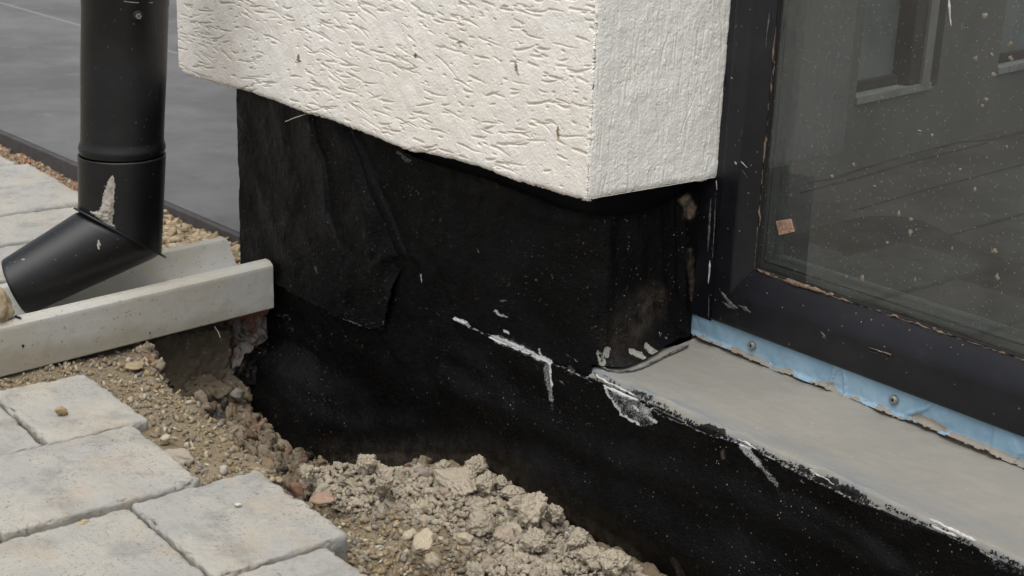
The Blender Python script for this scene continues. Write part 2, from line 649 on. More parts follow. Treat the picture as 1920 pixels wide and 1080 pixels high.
def m_terrace():
    m = Mat("terrace_slab")
    c = m.mix(m.step(m.noise(1.6, 6, 0.75), 0.36, 0.66), (0.092, 0.092, 0.091), (0.140, 0.140, 0.140))
    c = m.mix(m.math('MULTIPLY', m.step(m.noise(7, 6, 0.72, w=3), 0.48, 0.72), 0.5), c, (0.085, 0.084, 0.083))
    c = m.mix(m.math('MULTIPLY', m.step(m.noise(14, 6, 0.75, w=5), 0.56, 0.72), 0.30), c, (0.27, 0.265, 0.255))
    y = m.node("ShaderNodeSeparateXYZ")
    m.link(m.attr("wpos", "Vector"), y.inputs[0])
    # the joint between two rows of slabs
    d = m.math('ABSOLUTE', m.math('SUBTRACT', m.math('SUBTRACT', y.outputs[1], m.math('MULTIPLY', y.outputs[0], 0.026)), 1.914))
    c = m.mix(m.math('SUBTRACT', 1.0, m.step(d, 0.003, 0.009)), c, (0.21, 0.205, 0.195))
    b = m.bump(m.noise(220, 4, 0.65), 0.0006, 0.4)
    return m.done(c, 0.62, b, spec=0.25)


def m_sill():
    m = Mat("sill_coating")
    c = m.mix(m.step(m.noise(9, 4, 0.6), 0.4, 0.65), (0.225, 0.218, 0.195), (0.252, 0.241, 0.213))
    br = m.math('MULTIPLY', m.attr("brush"), m.step(m.noise(60, 4, 0.7, stretch=(0.12, 1, 1), w=3), 0.42, 0.58))
    c = m.mix(m.math('MULTIPLY', br, 0.75), c, (0.155, 0.18, 0.20))
    c = m.mix(m.step(m.math('ADD', m.attr("black"), m.math('MULTIPLY', m.noise(210, 4, 0.7, w=8), 0.9)), 0.93, 1.0), c, (0.009, 0.009, 0.009))
    c = m.mix(m.math('MULTIPLY', m.step(m.noise(130, 2, 0.5, w=4), 0.73, 0.78), 0.6), c, (0.46, 0.45, 0.41))
    c = m.mix(m.math('MULTIPLY', m.step(m.noise(90, 2, 0.5, w=15), 0.74, 0.79), 0.5), c, (0.12, 0.10, 0.08))
    b = m.bump(m.noise(35, 4, 0.55, stretch=(0.35, 1, 1)), 0.0035, 0.5)
    b = m.bump(m.noise(500, 3, 0.6, w=2), 0.0004, 0.5, b)
    return m.done(c, 0.62, b, spec=0.3)


def m_foam():
    m = Mat("blue_foam")
    c = m.mix(m.step(m.noise(14, 4, 0.6), 0.35, 0.7), (0.21, 0.335, 0.435), (0.285, 0.42, 0.52))
    c = m.mix(m.math('MULTIPLY', m.step(m.noise(90, 4, 0.7, stretch=(0.4, 1, 1), w=4), 0.60, 0.70), 0.5), c, (0.13, 0.24, 0.34))
    mo = m.step(m.math('ADD', m.attr("mortar"), m.math('MULTIPLY', m.noise(60, 5, 0.7, stretch=(0.5, 1, 1), w=9), 0.9)), 0.93, 0.99)
    c = m.mix(mo, c, (0.27, 0.245, 0.205))
    b = m.bump(m.noise(60, 5, 0.6), 0.003, 0.5)
    b = m.bump(mo, 0.001, 0.6, b)
    return m.done(c, 0.7, b, spec=0.3)


def m_brick():
    m = Mat("old_brick")
    c = m.mix(m.step(m.noise(28, 4, 0.6), 0.46, 0.56), (0.26, 0.24, 0.22), (0.24, 0.11, 0.075))
    c = m.mix(m.step(m.noise(45, 4, 0.7, w=5), 0.55, 0.66), c, (0.10, 0.085, 0.07))
    b = m.bump(m.noise(120, 5, 0.7), 0.004, 0.9)
    return m.done(c, 0.95, b, spec=0.15)


def m_glass():
    m = Mat("dusty_glass")
    nt = m.nt
    tr = m.node("ShaderNodeBsdfTransparent")
    tr.inputs[0].default_value = (0.50, 0.515, 0.505, 1)
    gl = m.node("ShaderNodeBsdfGlossy")
    gl.inputs["Color"].default_value = (0.9, 0.93, 0.92, 1)
    gl.inputs["Roughness"].default_value = 0.02
    df = m.node("ShaderNodeBsdfDiffuse")
    df.inputs[0].default_value = (0.36, 0.36, 0.335, 1)
    fr = m.node("ShaderNodeFresnel")
    fr.inputs[0].default_value = 1.6
    a = m.node("ShaderNodeMixShader")
    m.link(fr.outputs[0], a.inputs[0])
    m.link(tr.outputs[0], a.inputs[1])
    m.link(gl.outputs[0], a.inputs[2])
    # dust film and specks
    v = m.voro(75, 1.0)
    col = m.voro(75, 1.0, out="Color")
    sep = m.node("ShaderNodeSeparateColor")
    m.link(col, sep.inputs[0])
    wob = m.math('ADD', v, m.math('MULTIPLY', m.noise(500, 3, 0.7), 0.35))
    s1 = m.math('MULTIPLY', m.math('LESS_THAN', wob, m.math('MULTIPLY', sep.outputs[1], 0.16)), m.step(sep.outputs[0], 0.74, 0.80))
    v2 = m.voro(420, 1.0)
    col2 = m.voro(420, 1.0, out="Color")
    sep2 = m.node("ShaderNodeSeparateColor")
    m.link(col2, sep2.inputs[0])
    s2 = m.math('MULTIPLY', m.math('LESS_THAN', v2, 0.22), m.step(sep2.outputs[0], 0.80, 0.88))
    film = m.math('ADD', 0.045, m.math('MULTIPLY', m.step(m.noise(9, 5, 0.7, stretch=(1, 1, 0.5)), 0.35, 0.75), 0.06))
    f = m.math('MAXIMUM', film, m.math('MAXIMUM', m.math('MULTIPLY', s1, 0.55), m.math('MULTIPLY', s2, 0.5)))
    b = m.node("ShaderNodeMixShader")
    m.link(f, b.inputs[0])
    m.link(a.outputs[0], b.inputs[1])
    m.link(df.outputs[0], b.inputs[2])
    m.link(b.outputs[0], nt.nodes["Material Output"].inputs[0])
    return m.m


M['terrace'] = m_terrace()
M['sill'] = m_sill()
M['foam'] = m_foam()
M['brick'] = m_brick()
M['glass'] = m_glass()
M['inner_floor'] = m_plain("inner_floor", (0.098, 0.097, 0.093), 0.5, nscale=5, var=0.45)
M['inner_wall'] = m_plain("inner_wall", (0.160, 0.159, 0.152), 0.8, nscale=4, var=0.2)
M['inner_pane'] = m_plain("inner_pane", (0.23, 0.265, 0.26), 0.35, nscale=5, var=0.4)
M['inner_sill'] = m_plain("inner_sill", (0.30, 0.315, 0.31), 0.6, nscale=20)
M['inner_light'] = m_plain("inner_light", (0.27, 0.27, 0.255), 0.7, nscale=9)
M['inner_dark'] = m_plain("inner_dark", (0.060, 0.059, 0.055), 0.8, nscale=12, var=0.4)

# ------------------------------------------------------------------ main planes, metres
YP = 0.940            # face of the membrane on the plinth
YW = 0.910            # face of the plastered pillar
YD = 1.090            # face of the door frame
ZS = float(at_y(1120, 697, YP)[2])           # top of the sill
XC = float(at_y(1122, 640, YP)[0])           # corner of the plinth
XW = float(at_y(1100, 375, YW)[0])           # corner of the plastered pillar
XWL = float(at_y(332, 100, YW)[0])
XPL = float(at_y(457, 400, YP)[0])
ZG = -0.20

# ------------------------------------------------------------------ ground
def zsoil(x, y):
    """height of the soil: bed, gravel strip, trench and the foot of the pile"""
    P = np.stack([x, y, np.zeros_like(x)], -1)
    n = fbm(P, 30, 4, 0.55, 1)
    n2 = fbm(P, 7, 3, 0.5, 2)
    edge = np.interp(x, [-1.9, -1.67, -1.49, -1.25, -1.1, -0.2], [0.742, 0.735, 0.712, 0.690, 0.665, 0.655]) + 0.009 * n + 0.006 * n2
    strip = -0.014 + 0.003 * n
    bed = -0.034 + 0.002 * n
    deep = np.interp(x, [-1.95, -1.72, -1.60, -1.45, -1.34, -1.24, -1.0, -0.7], [-0.05, -0.125, -0.140, -0.155, -0.128, -0.066, -0.064, -0.075])
    deep = deep - 0.16 * (y - 0.86) * sstep(-1.25, -1.40, x)
    deep = deep + 0.010 * n + 0.008 * n2
    t = sstep(0.0, 0.035, y - edge)
    near = np.where(x < -1.21, strip, -0.038 + 0.004 * n)
    z = near * (1 - t) + deep * t
    # behind the channel the soil lies high again, up to the terrace
    back = sstep(-1.72, -1.86, x)
    z = z * (1 - back) + ((-0.020 + 0.014 * sstep(-2.32, -2.2, x) * sstep(0.86, 0.90, y)) + 0.006 * n + 0.004 * n2) * back
    return z


gx = np.arange(-3.3, -0.25, 0.003)
gy = np.arange(0.20, 1.16, 0.003)
GX, GY = np.meshgrid(gx, gy)
GZ = zsoil(GX, GY)
V = np.stack([GX, GY, GZ], -1).reshape(-1, 3)
o = mk("soil", V, gfaces(len(gy), len(gx)), M['soil'], origin=(-1.6, 0.7, -0.1))
tag(o, "sandy brown soil between the pavers and the wall", "soil", kind="structure")

# the wide ground beyond, with an opening where the dug soil lies
def ring(x0, x1, y0, y1, X0, X1, Y0, Y1, z):
    parts = [box(X0, x0, Y0, Y1, z - 0.3, z), box(x1, X1, Y0, Y1, z - 0.3, z), box(x0, x1, Y0, y0, z - 0.3, z), box(x0, x1, y1, Y1, z - 0.3, z)]
    return join(parts)
V, F = ring(-3.28, -0.27, 0.22, 1.14, -60, 60, -60, 60, -0.030)
o = mk("ground", V, F, m_soil("far_soil", (0.20, 0.18, 0.14), (0.25, 0.225, 0.18), (0.16, 0.14, 0.11)), origin=(0, 0, -0.03), smooth=False)
tag(o, "flat grey brown ground around the building", "ground", kind="structure")

# terrace
s0, s1 = at_z(0, 245, 0.015), at_z(456, 442, 0.015)
k = (s1[1] - s0[1]) / (s1[0] - s0[0])
yl = lambda x: s0[1] + k * (x - s0[0])
TX0, TX1 = -14.0, -1.80
def slab_mesh(y_in, zt, zb, d0=0.0, d1=9.0):
    nx, ny = 60, 40
    xs = np.linspace(TX0, TX1, nx)
    ys = np.r_[0, np.geomspace(0.02, d1, ny - 1)]
    A, B = np.meshgrid(xs, ys)
    top = np.stack([A, yl(A) + B + d0, np.full_like(A, zt)], -1).reshape(-1, 3)
    F = gfaces(ny, nx)
    fr = np.array([[x, yl(x) + d0, z] for z in (zb, zt) for x in xs])
    rt = np.array([[TX1, yl(TX1) + d0 + b, z] for z in (zb, zt) for b in ys])
    return join([(top, F), (fr, gfaces(2, nx)), (rt, gfaces(2, ny))])
V, F = slab_mesh(0, 0.015, -0.02, d0=0.006)
o = mk("terrace", V, F, M['terrace'], origin=(-3, 1.5, 0), smooth=False, cols={"wpos": V})
tag(o, "dark grey terrace of large smooth slabs", "terrace", kind="structure")
# dark edging strip along the terrace
xs = np.linspace(-6, -1.80, 200)
prof = [(-0.001, -0.05), (-0.001, 0.010), (0.0015, 0.0125), (0.0055, 0.0125)]
V = np.array([[x, yl(x) + a, z] for a, z in prof for x in xs])
o = mk("terrace_edging", V, gfaces(len(prof), len(xs)), M['edge_trim'], smooth=False)
tag(o, "thin dark edging strip along the near side of the terrace", "edging")

# ------------------------------------------------------------------ pavers
M['paver'] = [m_paver("paver_stone_%d" % i, i * 7.3) for i in range(4)]
PAVERS = [  # x0, x1, y0, y1, tilt, label
    (-1.224, -1.045, 0.524, 0.668, 0.000, "large pale paver nearest the clay pile, with one tiny white pebble on it"),
    (-1.215, -1.043, 0.300, 0.519, 0.001, "paver cut by the bottom edge, left of the paver beside the clay pile"),
    (-1.040, -0.868, 0.440, 0.640, -0.001, "paver at the bottom edge, in front of the paver beside the clay pile"),
    (-1.040, -0.868, 0.220, 0.435, 0.001, "paver in the front row mostly below the bottom edge of the view"),
    (-1.400, -1.229, 0.400, 0.607, 0.002, "widest paver of the near rows, with beige and dark blotches"),
    (-1.400, -1.229, 0.190, 0.394, 0.000, "paver mostly outside the left edge beside the widest blotched paver"),
    (-1.583, -1.407, 0.515, 0.630, 0.000, "small paver closest to the concrete channel, with a brown pebble on it"),
    (-1.583, -1.407, 0.330, 0.509, -0.002, "bluish grey paver at the left edge beside the one with the brown pebble"),
    (-2.165, -2.000, 0.520, 0.910, 0.000, "far paver just behind the spout of the drainpipe"),
    (-2.335, -2.172, 0.560, 0.930, 0.002, "far paver with the wide sandy joint on its far side, second behind the spout"),
    (-2.530, -2.350, 0.560, 0.975, 0.000, "far paver meeting the pipe at its bead, third behind the spout"),
    (-2.700, -2.536, 0.560, 0.985, 0.001, "far paver fourth behind the spout, along the reddish gravel"),
    (-2.890, -2.706, 0.560, 0.965, 0.000, "farthest paver at the left edge, its corner reaching the reddish gravel"),
]
for i, (x0, x1, y0, y1, tilt, lab) in enumerate(PAVERS):
    far = x1 < -1.9
    V, F = rbox((x0, y0, -0.062), (x1, y1, 0.0), 0.004 if far else 0.0020, 0.0042 if not far else 0.005, seed=i * 1.7, chip=0.0085, rough=0.0006, outline=0.0010)
    V, F = merge_doubles(V, F)
    V[:, 2] += tilt + (V[:, 1] - y0) * 0.004 * math.sin(i * 2.1)
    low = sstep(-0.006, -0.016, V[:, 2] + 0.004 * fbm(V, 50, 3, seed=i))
    o = mk("paver", V, F, M['paver'][i % 4], origin=((x0 + x1) / 2, (y0 + y1) / 2, -0.062), cols={"low": low})
    tag(o, lab, "paver", "grey stone pavers of the path")

# ------------------------------------------------------------------ stones and clods
CLAY = np.array([0.385, 0.335, 0.258])
def tints(n, kind, r):
    if kind == 'clay':
        return CLAY * r.uniform(0.72, 1.14, (n, 1)) * np.array([1, 1, 1]) + r.normal(0, 0.008, (n, 3))
    pal = {'strip': [(0.33, 0.27, 0.18), (0.28, 0.235, 0.165), (0.25, 0.235, 0.205), (0.38, 0.32, 0.22), (0.29, 0.215, 0.12), (0.46, 0.42, 0.33), (0.19, 0.17, 0.14), (0.30, 0.235, 0.14), (0.31, 0.24, 0.15)],
           'red': [(0.32, 0.19, 0.11), (0.36, 0.27, 0.17), (0.24, 0.15, 0.09), (0.45, 0.40, 0.32), (0.38, 0.14, 0.07), (0.20, 0.17, 0.13), (0.30, 0.24, 0.17)],
           'sand': [(0.46, 0.37, 0.24), (0.40, 0.31, 0.19), (0.50, 0.43, 0.31), (0.34, 0.25, 0.15)],
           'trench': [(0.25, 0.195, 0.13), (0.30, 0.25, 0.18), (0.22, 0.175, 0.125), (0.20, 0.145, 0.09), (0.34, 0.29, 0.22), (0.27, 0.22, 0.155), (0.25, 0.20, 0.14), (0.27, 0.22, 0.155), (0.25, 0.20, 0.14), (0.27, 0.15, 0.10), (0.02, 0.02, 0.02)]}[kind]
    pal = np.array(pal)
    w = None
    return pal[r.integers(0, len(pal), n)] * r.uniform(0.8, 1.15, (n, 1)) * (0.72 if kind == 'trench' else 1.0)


def lumps(name, xs, ys, zs, sizes, kind, label, cat, sub=2, angular=0.6, flat=(1, 1, 0.7), crumb=0.06, seed=0, sink=0.35):
    r = np.random.default_rng(seed)
    protos = [rock(1.0, sub, seed * 31 + k, angular, flat if k % 2 else (flat[0], flat[1] * 0.75, flat[2]), crumb) for k in range(14)]
    n = len(xs)
    tc = tints(n, kind, r)
    Vs, Fs, C, m = [], [], [], 0
    for i in range(n):
        P, F = protos[r.integers(0, len(protos))]
        P = yaw(P, r.uniform(0, 6.28)) * sizes[i]
        hgt = -P[:, 2].min()
        P = P + np.array([xs[i], ys[i], zs[i] + hgt * (1 - 2 * sink)])
        Vs.append(P)
        Fs.append(F + m)
        C.append(np.repeat(tc[i][None, :], len(P), 0))
        m += len(P)
    V = np.concatenate(Vs)
    o = mk(name, V, np.concatenate(Fs), M['lump'], origin=(np.mean(xs), np.mean(ys), np.min(zs)), cols={"tint": np.clip(np.concatenate(C), 0.005, 1)})
    return tag(o, label, cat, kind="stuff")


def under_paver(x, y, m=0.004):
    c = np.zeros(x.shape, bool)
    for p in PAVERS:
        c |= (x > p[0] - m) & (x < p[1] + m) & (y > p[2] - m) & (y < p[3] + m)
    return c

CH_Y0, CH_Y1, CH_X0, CH_X1 = 0.30, 0.930, -1.800, -1.645


def scatter(n, x0, x1, y0, y1, smin, smax, power, cond, seed):
    r = np.random.default_rng(seed)
    x, y = r.uniform(x0, x1, n), r.uniform(y0, y1, n)
    ok = cond(x, y)
    x, y = x[ok], y[ok]
    s = smin + (smax - smin) * r.uniform(0, 1, len(x)) ** power
    return x, y, s

# gravel on the strip beside the near pavers
def c_strip(x, y):
    e = np.interp(x, [-1.9, -1.67, -1.49, -1.25, -1.1], [0.742, 0.735, 0.712, 0.690, 0.665])
    return (~under_paver(x, y)) & (y < e + 0.004)
x, y, s = scatter(16000, -1.66, -1.22, 0.30, 0.75, 0.0005, 0.0052, 6.0, c_strip, 1)
lumps("gravel", x, y, zsoil(x, y), s, 'strip', "mixed small gravel on the sand strip beside the near pavers", "gravel", 1, 0.8, (1.3, 0.9, 0.45), seed=2, sink=0.25)
PILE_PX = [(560, 885), (600, 868), (680, 872), (760, 880), (830, 880), (900, 880), (970, 905), (1050, 968), (1120, 1015), (1190, 1060), (1230, 1110), (850, 1110), (905, 1050), (830, 985), (760, 960), (690, 955), (640, 945)]
pw0 = np.array([at_z(a, b, -0.055)[:2] for a, b in PILE_PX])
# coarse wash in front of the clay pile, by the paver corner
x, y, s = scatter(24000, -1.24, -0.80, 0.60, 0.90, 0.0005, 0.0052, 6.5, lambda x, y: (~under_paver(x, y)) & (~in_poly(x, y, [tuple(p) for p in pw0]) | (pline_dist(x, y, [tuple(p) for p in pw0]) < 0.012)), 5)
lumps("gravel", x, y, zsoil(x, y), s, 'strip', "loose gravel and shell bits between the clay pile and the paver corner", "gravel", 1, 0.7, (1.2, 0.9, 0.55), seed=6, sink=0.25)
# reddish gravel along the terrace
x, y, s = scatter(16000, -3.2, -2.3, 0.86, 1.045, 0.0015, 0.0062, 2.6, lambda x, y: (~under_paver(x, y, 0.002)) & (y < yl(x) - 0.002), 3)
lumps("gravel", x, y, zsoil(x, y) - 0.002, s, 'red', "reddish brown gravel between the far pavers and the terrace", "gravel", 1, 0.8, (1.2, 0.9, 0.6), seed=4, sink=0.2)
# sandy rubble between channel and terrace
x, y, s = scatter(9000, -2.32, -1.80, 0.86, 1.075, 0.0012, 0.0095, 5.5, lambda x, y: (~under_paver(x, y, 0.002)) & (y < yl(x) - 0.004), 8)
lumps("rubble", x, y, zsoil(x, y) - 0.003, s, 'sand', "pale sandy rubble between the concrete channel and the terrace", "rubble", 2, 0.6, (1.2, 0.9, 0.55), seed=9, sink=0.3)
# stones at the bottom of the trench
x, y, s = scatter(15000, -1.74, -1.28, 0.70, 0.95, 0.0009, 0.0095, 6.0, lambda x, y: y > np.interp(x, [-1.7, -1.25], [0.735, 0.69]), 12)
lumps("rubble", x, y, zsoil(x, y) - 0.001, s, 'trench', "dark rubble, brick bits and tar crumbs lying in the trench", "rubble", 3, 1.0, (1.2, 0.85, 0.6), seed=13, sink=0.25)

# clay pile: many crumbs heaped on a mound
pw = pw0


def mound(x, y):
    d = pline_dist(x, y, [tuple(p) for p in pw] + [tuple(pw[0])])
    ins = in_poly(x, y, [tuple(p) for p in pw])
    P = np.stack([x, y, np.zeros_like(x)], -1)
    return np.where(ins, np.minimum(d, 0.030) * 0.42, 0) + 0.005 * fbm(P, 26, 3, seed=21) * ins, ins

def crumbs(n, smin, smax, power, seed, sub, ang, crumb):
    r = np.random.default_rng(seed)
    x, y = r.uniform(-1.35, -0.72, n), r.uniform(0.62, 0.96, n)
    m, ins = mound(x, y)
    ok = ins & (y < YP + 0.002)
    x, y, m = x[ok], y[ok], m[ok]
    s = smin + (smax - smin) * r.uniform(0, 1, len(x)) ** power
    return x, y, -0.064 + m, s

CL = "heap of crumbly dry grey brown clay lying against the black membrane"
x, y, z, s = crumbs(20000, 0.0010, 0.0046, 2.2, 31, 2, 0.5, 0.12)
a1 = (x, y, z, s)
x, y, z, s = crumbs(1300, 0.004, 0.0095, 2.6, 32, 3, 0.5, 0.14)
r = np.random.default_rng(77)
X_ = np.r_[a1[0], x]; Y_ = np.r_[a1[1], y]; Z_ = np.r_[a1[2] + 0.004, z]; S_ = np.r_[a1[3], s]
# one mound sheet under the crumbs so nothing shows through
mx, my = np.meshgrid(np.arange(-1.36, -0.70, 0.003), np.arange(0.62, 0.945, 0.003))
mz, ins = mound(mx, my)
MP = np.stack([mx, my, -0.066 + mz + 0.003 * fbm(np.stack([mx, my, mx * 0], -1), 110, 3)], -1)
small = [rock(1.0, 2, 500 + k, 1.0, (1, 0.85, 0.65), 0.14) for k in range(16)]
big = [rock(1.0, 4, 540 + k, 0.9, (1.15, 0.9, 0.7), 0.17) for k in range(16)]
Vs, Fs, C, n0 = [], [], [], 0
Fm = gfaces(mx.shape[0], mx.shape[1], ins)
Vm, Fm, _ = compact(MP.reshape(-1, 3), Fm)
Fm3 = np.concatenate([Fm[:, [0, 1, 2]], Fm[:, [0, 2, 3]]])
Vs.append(Vm); Fs.append(Fm3); C.append(np.repeat(CLAY[None, :] * 0.92, len(Vm), 0)); n0 = len(Vm)
tc = tints(len(X_), 'clay', r)
for i in range(len(X_)):
    P, F = (big if S_[i] > 0.0052 else small)[r.integers(0, 16)]
    P = yaw(P, r.uniform(0, 6.28)) * S_[i] + np.array([X_[i], Y_[i], Z_[i] + S_[i] * 0.35])
    Vs.append(P); Fs.append(F + n0); n0 += len(P)
    C.append(np.repeat(tc[i][None, :], len(P), 0))
o = mk("clay_heap", np.concatenate(Vs), np.concatenate(Fs), M['lump'], origin=(-1.1, 0.8, -0.07), cols={"tint": np.clip(np.concatenate(C), 0.005, 1)})
tag(o, CL, "clay heap", kind="stuff")

# the clods that stand out, each a thing: px, py (its foot), half width in px, colour factor, flatness, label
CLODS = [
    (868, 918, 38, 1.04, 0.55, "largest slab-like clay clod, overhanging at the top of the heap by the membrane"),
    (897, 893, 26, 1.0, 0.6, "clay clod lying on top behind the largest slab-like clod"),
    (828, 888, 20, 0.97, 0.5, "thin clay flake at the crest, left of the largest slab-like clod"),
    (911, 925, 19, 1.02, 0.9, "upright rounded clay clod just right of the largest slab-like clod"),
    (940, 918, 17, 0.98, 0.7, "small clay clod by the membrane, second right of the largest slab-like clod"),
    (958, 936, 28, 1.05, 0.5, "long flat clay clod along the membrane, right of the crest"),
    (683, 890, 19, 1.0, 0.9, "pointed clay clod standing on the left crest of the heap"),
    (725, 896, 15, 0.98, 0.7, "clay clod on the left crest, between the pointed clod and the dip"),
    (722, 930, 18, 1.0, 0.8, "rounded clay clod in the middle of the left slope of the heap"),
    (992, 995, 30, 1.06, 0.8, "big smooth-faced clay clod in the right half of the heap"),
    (903, 1000, 22, 0.97, 0.7, "clay clod left of the big smooth-faced clod, at the foot of the heap"),
    (975, 960, 20, 1.03, 0.8, "clay clod between the long flat clod and the big smooth-faced clod"),
    (1040, 988, 21, 1.02, 0.75, "clay clod at the right edge, right of the big smooth-faced clod"),
    (1000, 1030, 22, 0.95, 0.7, "clay clod below the big smooth-faced clod"),
    (1148, 1066, 26, 1.06, 0.6, "pale clay clod at the far right tip of the heap"),
    (1085, 1030, 22, 1.0, 0.75, "clay clod in the right arm of the heap, above the lilac chip"),
    (1110, 1062, 20, 0.97, 0.7, "clay clod left of the pale clod at the right tip"),
    (575, 890, 19, 0.92, 0.5, "flat clay clod at the left end of the heap, by the trench"),
    (870, 1022, 17, 1.08, 0.6, "pale chunky stone at the foot of the heap, in the gravel"),
    (795, 1030, 21, 1.12, 0.5, "smooth oval cream stone lying in the gravel in front of the heap"),
    (768, 1013, 12, 1.1, 0.7, "small rounded yellowish stone beside the smooth oval cream stone"),
    (812, 1062, 13, 0.85, 0.8, "round brown stone in the gravel below the smooth oval cream stone"),
]
for i, (cx, cy, w, tf, fl, lab) in enumerate(CLODS):
    stone = "stone" in lab
    b = at_z(cx, cy, -0.046 if not stone else -0.036)
    b[1] = min(b[1], YP - 0.008)
    size = w * 1.45 / FPX
    P, F = rock(size, 5 if w > 16 else 4, 900 + i * 7, 0.85 if not stone else 0.25, (1.15, 0.9, 0.95 * fl + 0.15), 0.14 if not stone else 0.02)
    P[:, 2] *= fl + 0.15
    P = P + P / (np.linalg.norm(P, axis=1, keepdims=True) + 1e-9) * (0.0010 * fbm(P, 420, 3, 0.6, i))[:, None] * (0.3 if stone else 1)
    P = P + b - np.array([0, 0, P[:, 2].min() + 0.25 * size * fl])
    over = P[:, 1] > YP - 0.004
    P[over, 1] = YP - 0.004
    t = np.clip(CLAY * tf + (np.array([0.03, 0.02, 0.0]) if stone else 0), 0, 1)
    o = mk("stone" if stone else "clod", P, F, M['lump'], origin=b, cols={"tint": np.repeat(t[None, :], len(P), 0)})
    tag(o, lab, "stone" if stone else "clod", "stones in the gravel" if stone else "clods on the clay heap")


def single(name, lab, cat, cx, cy, zb, w, tint, fl=0.6, seed=1, ang=0.5, dep=1.6, sub=4, grp=None, Yfix=None, crumb=0.05):
    b = at_z(cx, cy, zb) if Yfix is None else at_y(cx, cy, Yfix)
    size = w * dep / FPX
    P, F = rock(size, sub, seed, ang, (1.2, 0.9, 0.9), crumb)
    P[:, 2] *= fl
    P = P + b - np.array([0, 0, P[:, 2].min() + 0.12 * size * fl])
    o = mk(name, P, F, M['lump'], origin=b, cols={"tint": np.repeat(np.array(tint)[None, :], len(P), 0)})
    return tag(o, lab, cat, grp)

single("pebble", "angular yellow brown pebble lying on the small paver by the channel", "pebble", 115, 778, 0.0, 10.5, (0.38, 0.28, 0.14), 0.75, 11, dep=1.62)
single("pebble", "tiny white pebble on the large paver beside the clay heap", "pebble", 446, 950, 0.0, 5.0, (0.62, 0.60, 0.55), 0.8, 12, dep=1.4)
single("pebble", "flat tan crumb in the joint below the widest blotched paver", "pebble", 158, 984, -0.002, 11, (0.42, 0.33, 0.20), 0.4, 13, dep=1.45)
single("stone", "whitish jagged stone wedged against the corner of the widest blotched paver", "stone", 328, 868, -0.016, 22, (0.36, 0.32, 0.26), 0.55, 14, 0.7, 1.6, 4, "stones on the gravel strip")
single("stone", "round cream stone in the middle of the gravel strip", "stone", 310, 832, -0.014, 9, (0.50, 0.44, 0.32), 0.8, 15, 0.3, 1.6, 4, "stones on the gravel strip")
single("stone", "long flat brown stone on the gravel strip under the channel", "stone", 252, 692, -0.013, 16, (0.34, 0.27, 0.17), 0.35, 16, 0.5, 1.75, 4, "stones on the gravel strip")
single("stone", "small square grey stone on the gravel strip above the long flat brown one", "stone", 243, 680, -0.013, 7, (0.36, 0.33, 0.29), 0.9, 17, 0.6, 1.75, 3, "stones on the gravel strip")
single("stone", "pale oblong stone on the gravel strip right of the round cream stone", "stone", 420, 890, -0.014, 9, (0.42, 0.38, 0.33), 0.8, 18, 0.4, 1.55, 3, "stones on the gravel strip")
single("stone", "lighter rounded stone on the left side of the trench floor", "stone", 325, 705, -0.11, 13, (0.22, 0.20, 0.17), 0.7, 19, 0.4, 1.9, 4, "stones in the trench")
single("stone", "rounded grey stone in the middle of the trench", "stone", 413, 745, -0.115, 14, (0.27, 0.245, 0.215), 0.75, 20, 0.35, 1.8, 4, "stones in the trench")
single("stone", "angular grey stone right of the rounded one in the trench", "stone", 444, 752, -0.115, 14, (0.26, 0.24, 0.21), 0.75, 21, 0.6, 1.8, 4, "stones in the trench")
single("stone", "smooth brown stone where the trench meets the clay heap", "stone", 500, 880, -0.075, 14, (0.26, 0.19, 0.125), 0.6, 22, 0.25, 1.6, 4, "stones in the trench")
single("stone", "black tarry lump on the left of the trench floor", "stone", 400, 790, -0.12, 15, (0.012, 0.012, 0.013), 0.7, 23, 0.6, 1.75, 4, "stones in the trench", crumb=0.12)
single("stone", "reddish flat stone half buried at the paver edge beside the heap", "stone", 606, 942, -0.05, 19, (0.36, 0.25, 0.18), 0.5, 24, 0.5, 1.5, 4, "stones in the gravel")
single("brick_fragment", "tan rounded lump of concrete at the left edge, on the channel rim", "fragment", -18, 612, 0.045, 30, (0.36, 0.29, 0.19), 1.15, 25, 0.35, 1.74, 5)
single("chip", "tiny lilac plastic chip on the right arm of the clay heap", "chip", 1063, 1000, -0.04, 4, (0.45, 0.5, 0.68), 0.4, 26, 0.7, 1.4, 2)

# ------------------------------------------------------------------ old foundation beside the plinth, under the channel
f = thing("foundation", "old foundation of rough concrete and broken brick in the trench under the channel", "foundation", (-1.76, 0.9, -0.2))
def rough_block(name, lo, hi, mat, amp, seed, par):
    V, F = rbox(lo, hi, 0.0025, 0.010, seed=seed)
    V, F = merge_doubles(V, F)
    d = np.stack([fbm(V, 28, 5, 0.68, seed), fbm(V, 28, 5, 0.68, seed + 5), fbm(V, 30, 5, 0.68, seed + 9)], -1)
    return mk(name, V + d * amp, F, mat, parent=par)
rough_block("concrete_block", (-1.88, 0.765, -0.22), (-1.700, 0.895, -0.026), M['rough_concrete'], 0.0035, 61, f)
rough_block("ledge", (-1.76, 0.775, -0.24), (-1.655, 0.900, -0.098), M['rough_concrete'], 0.009, 62, f)
rough_block("brickwork", (-1.86, 0.900, -0.13), (-1.690, 1.02, 0.004), M['brick'], 0.009, 63, f)

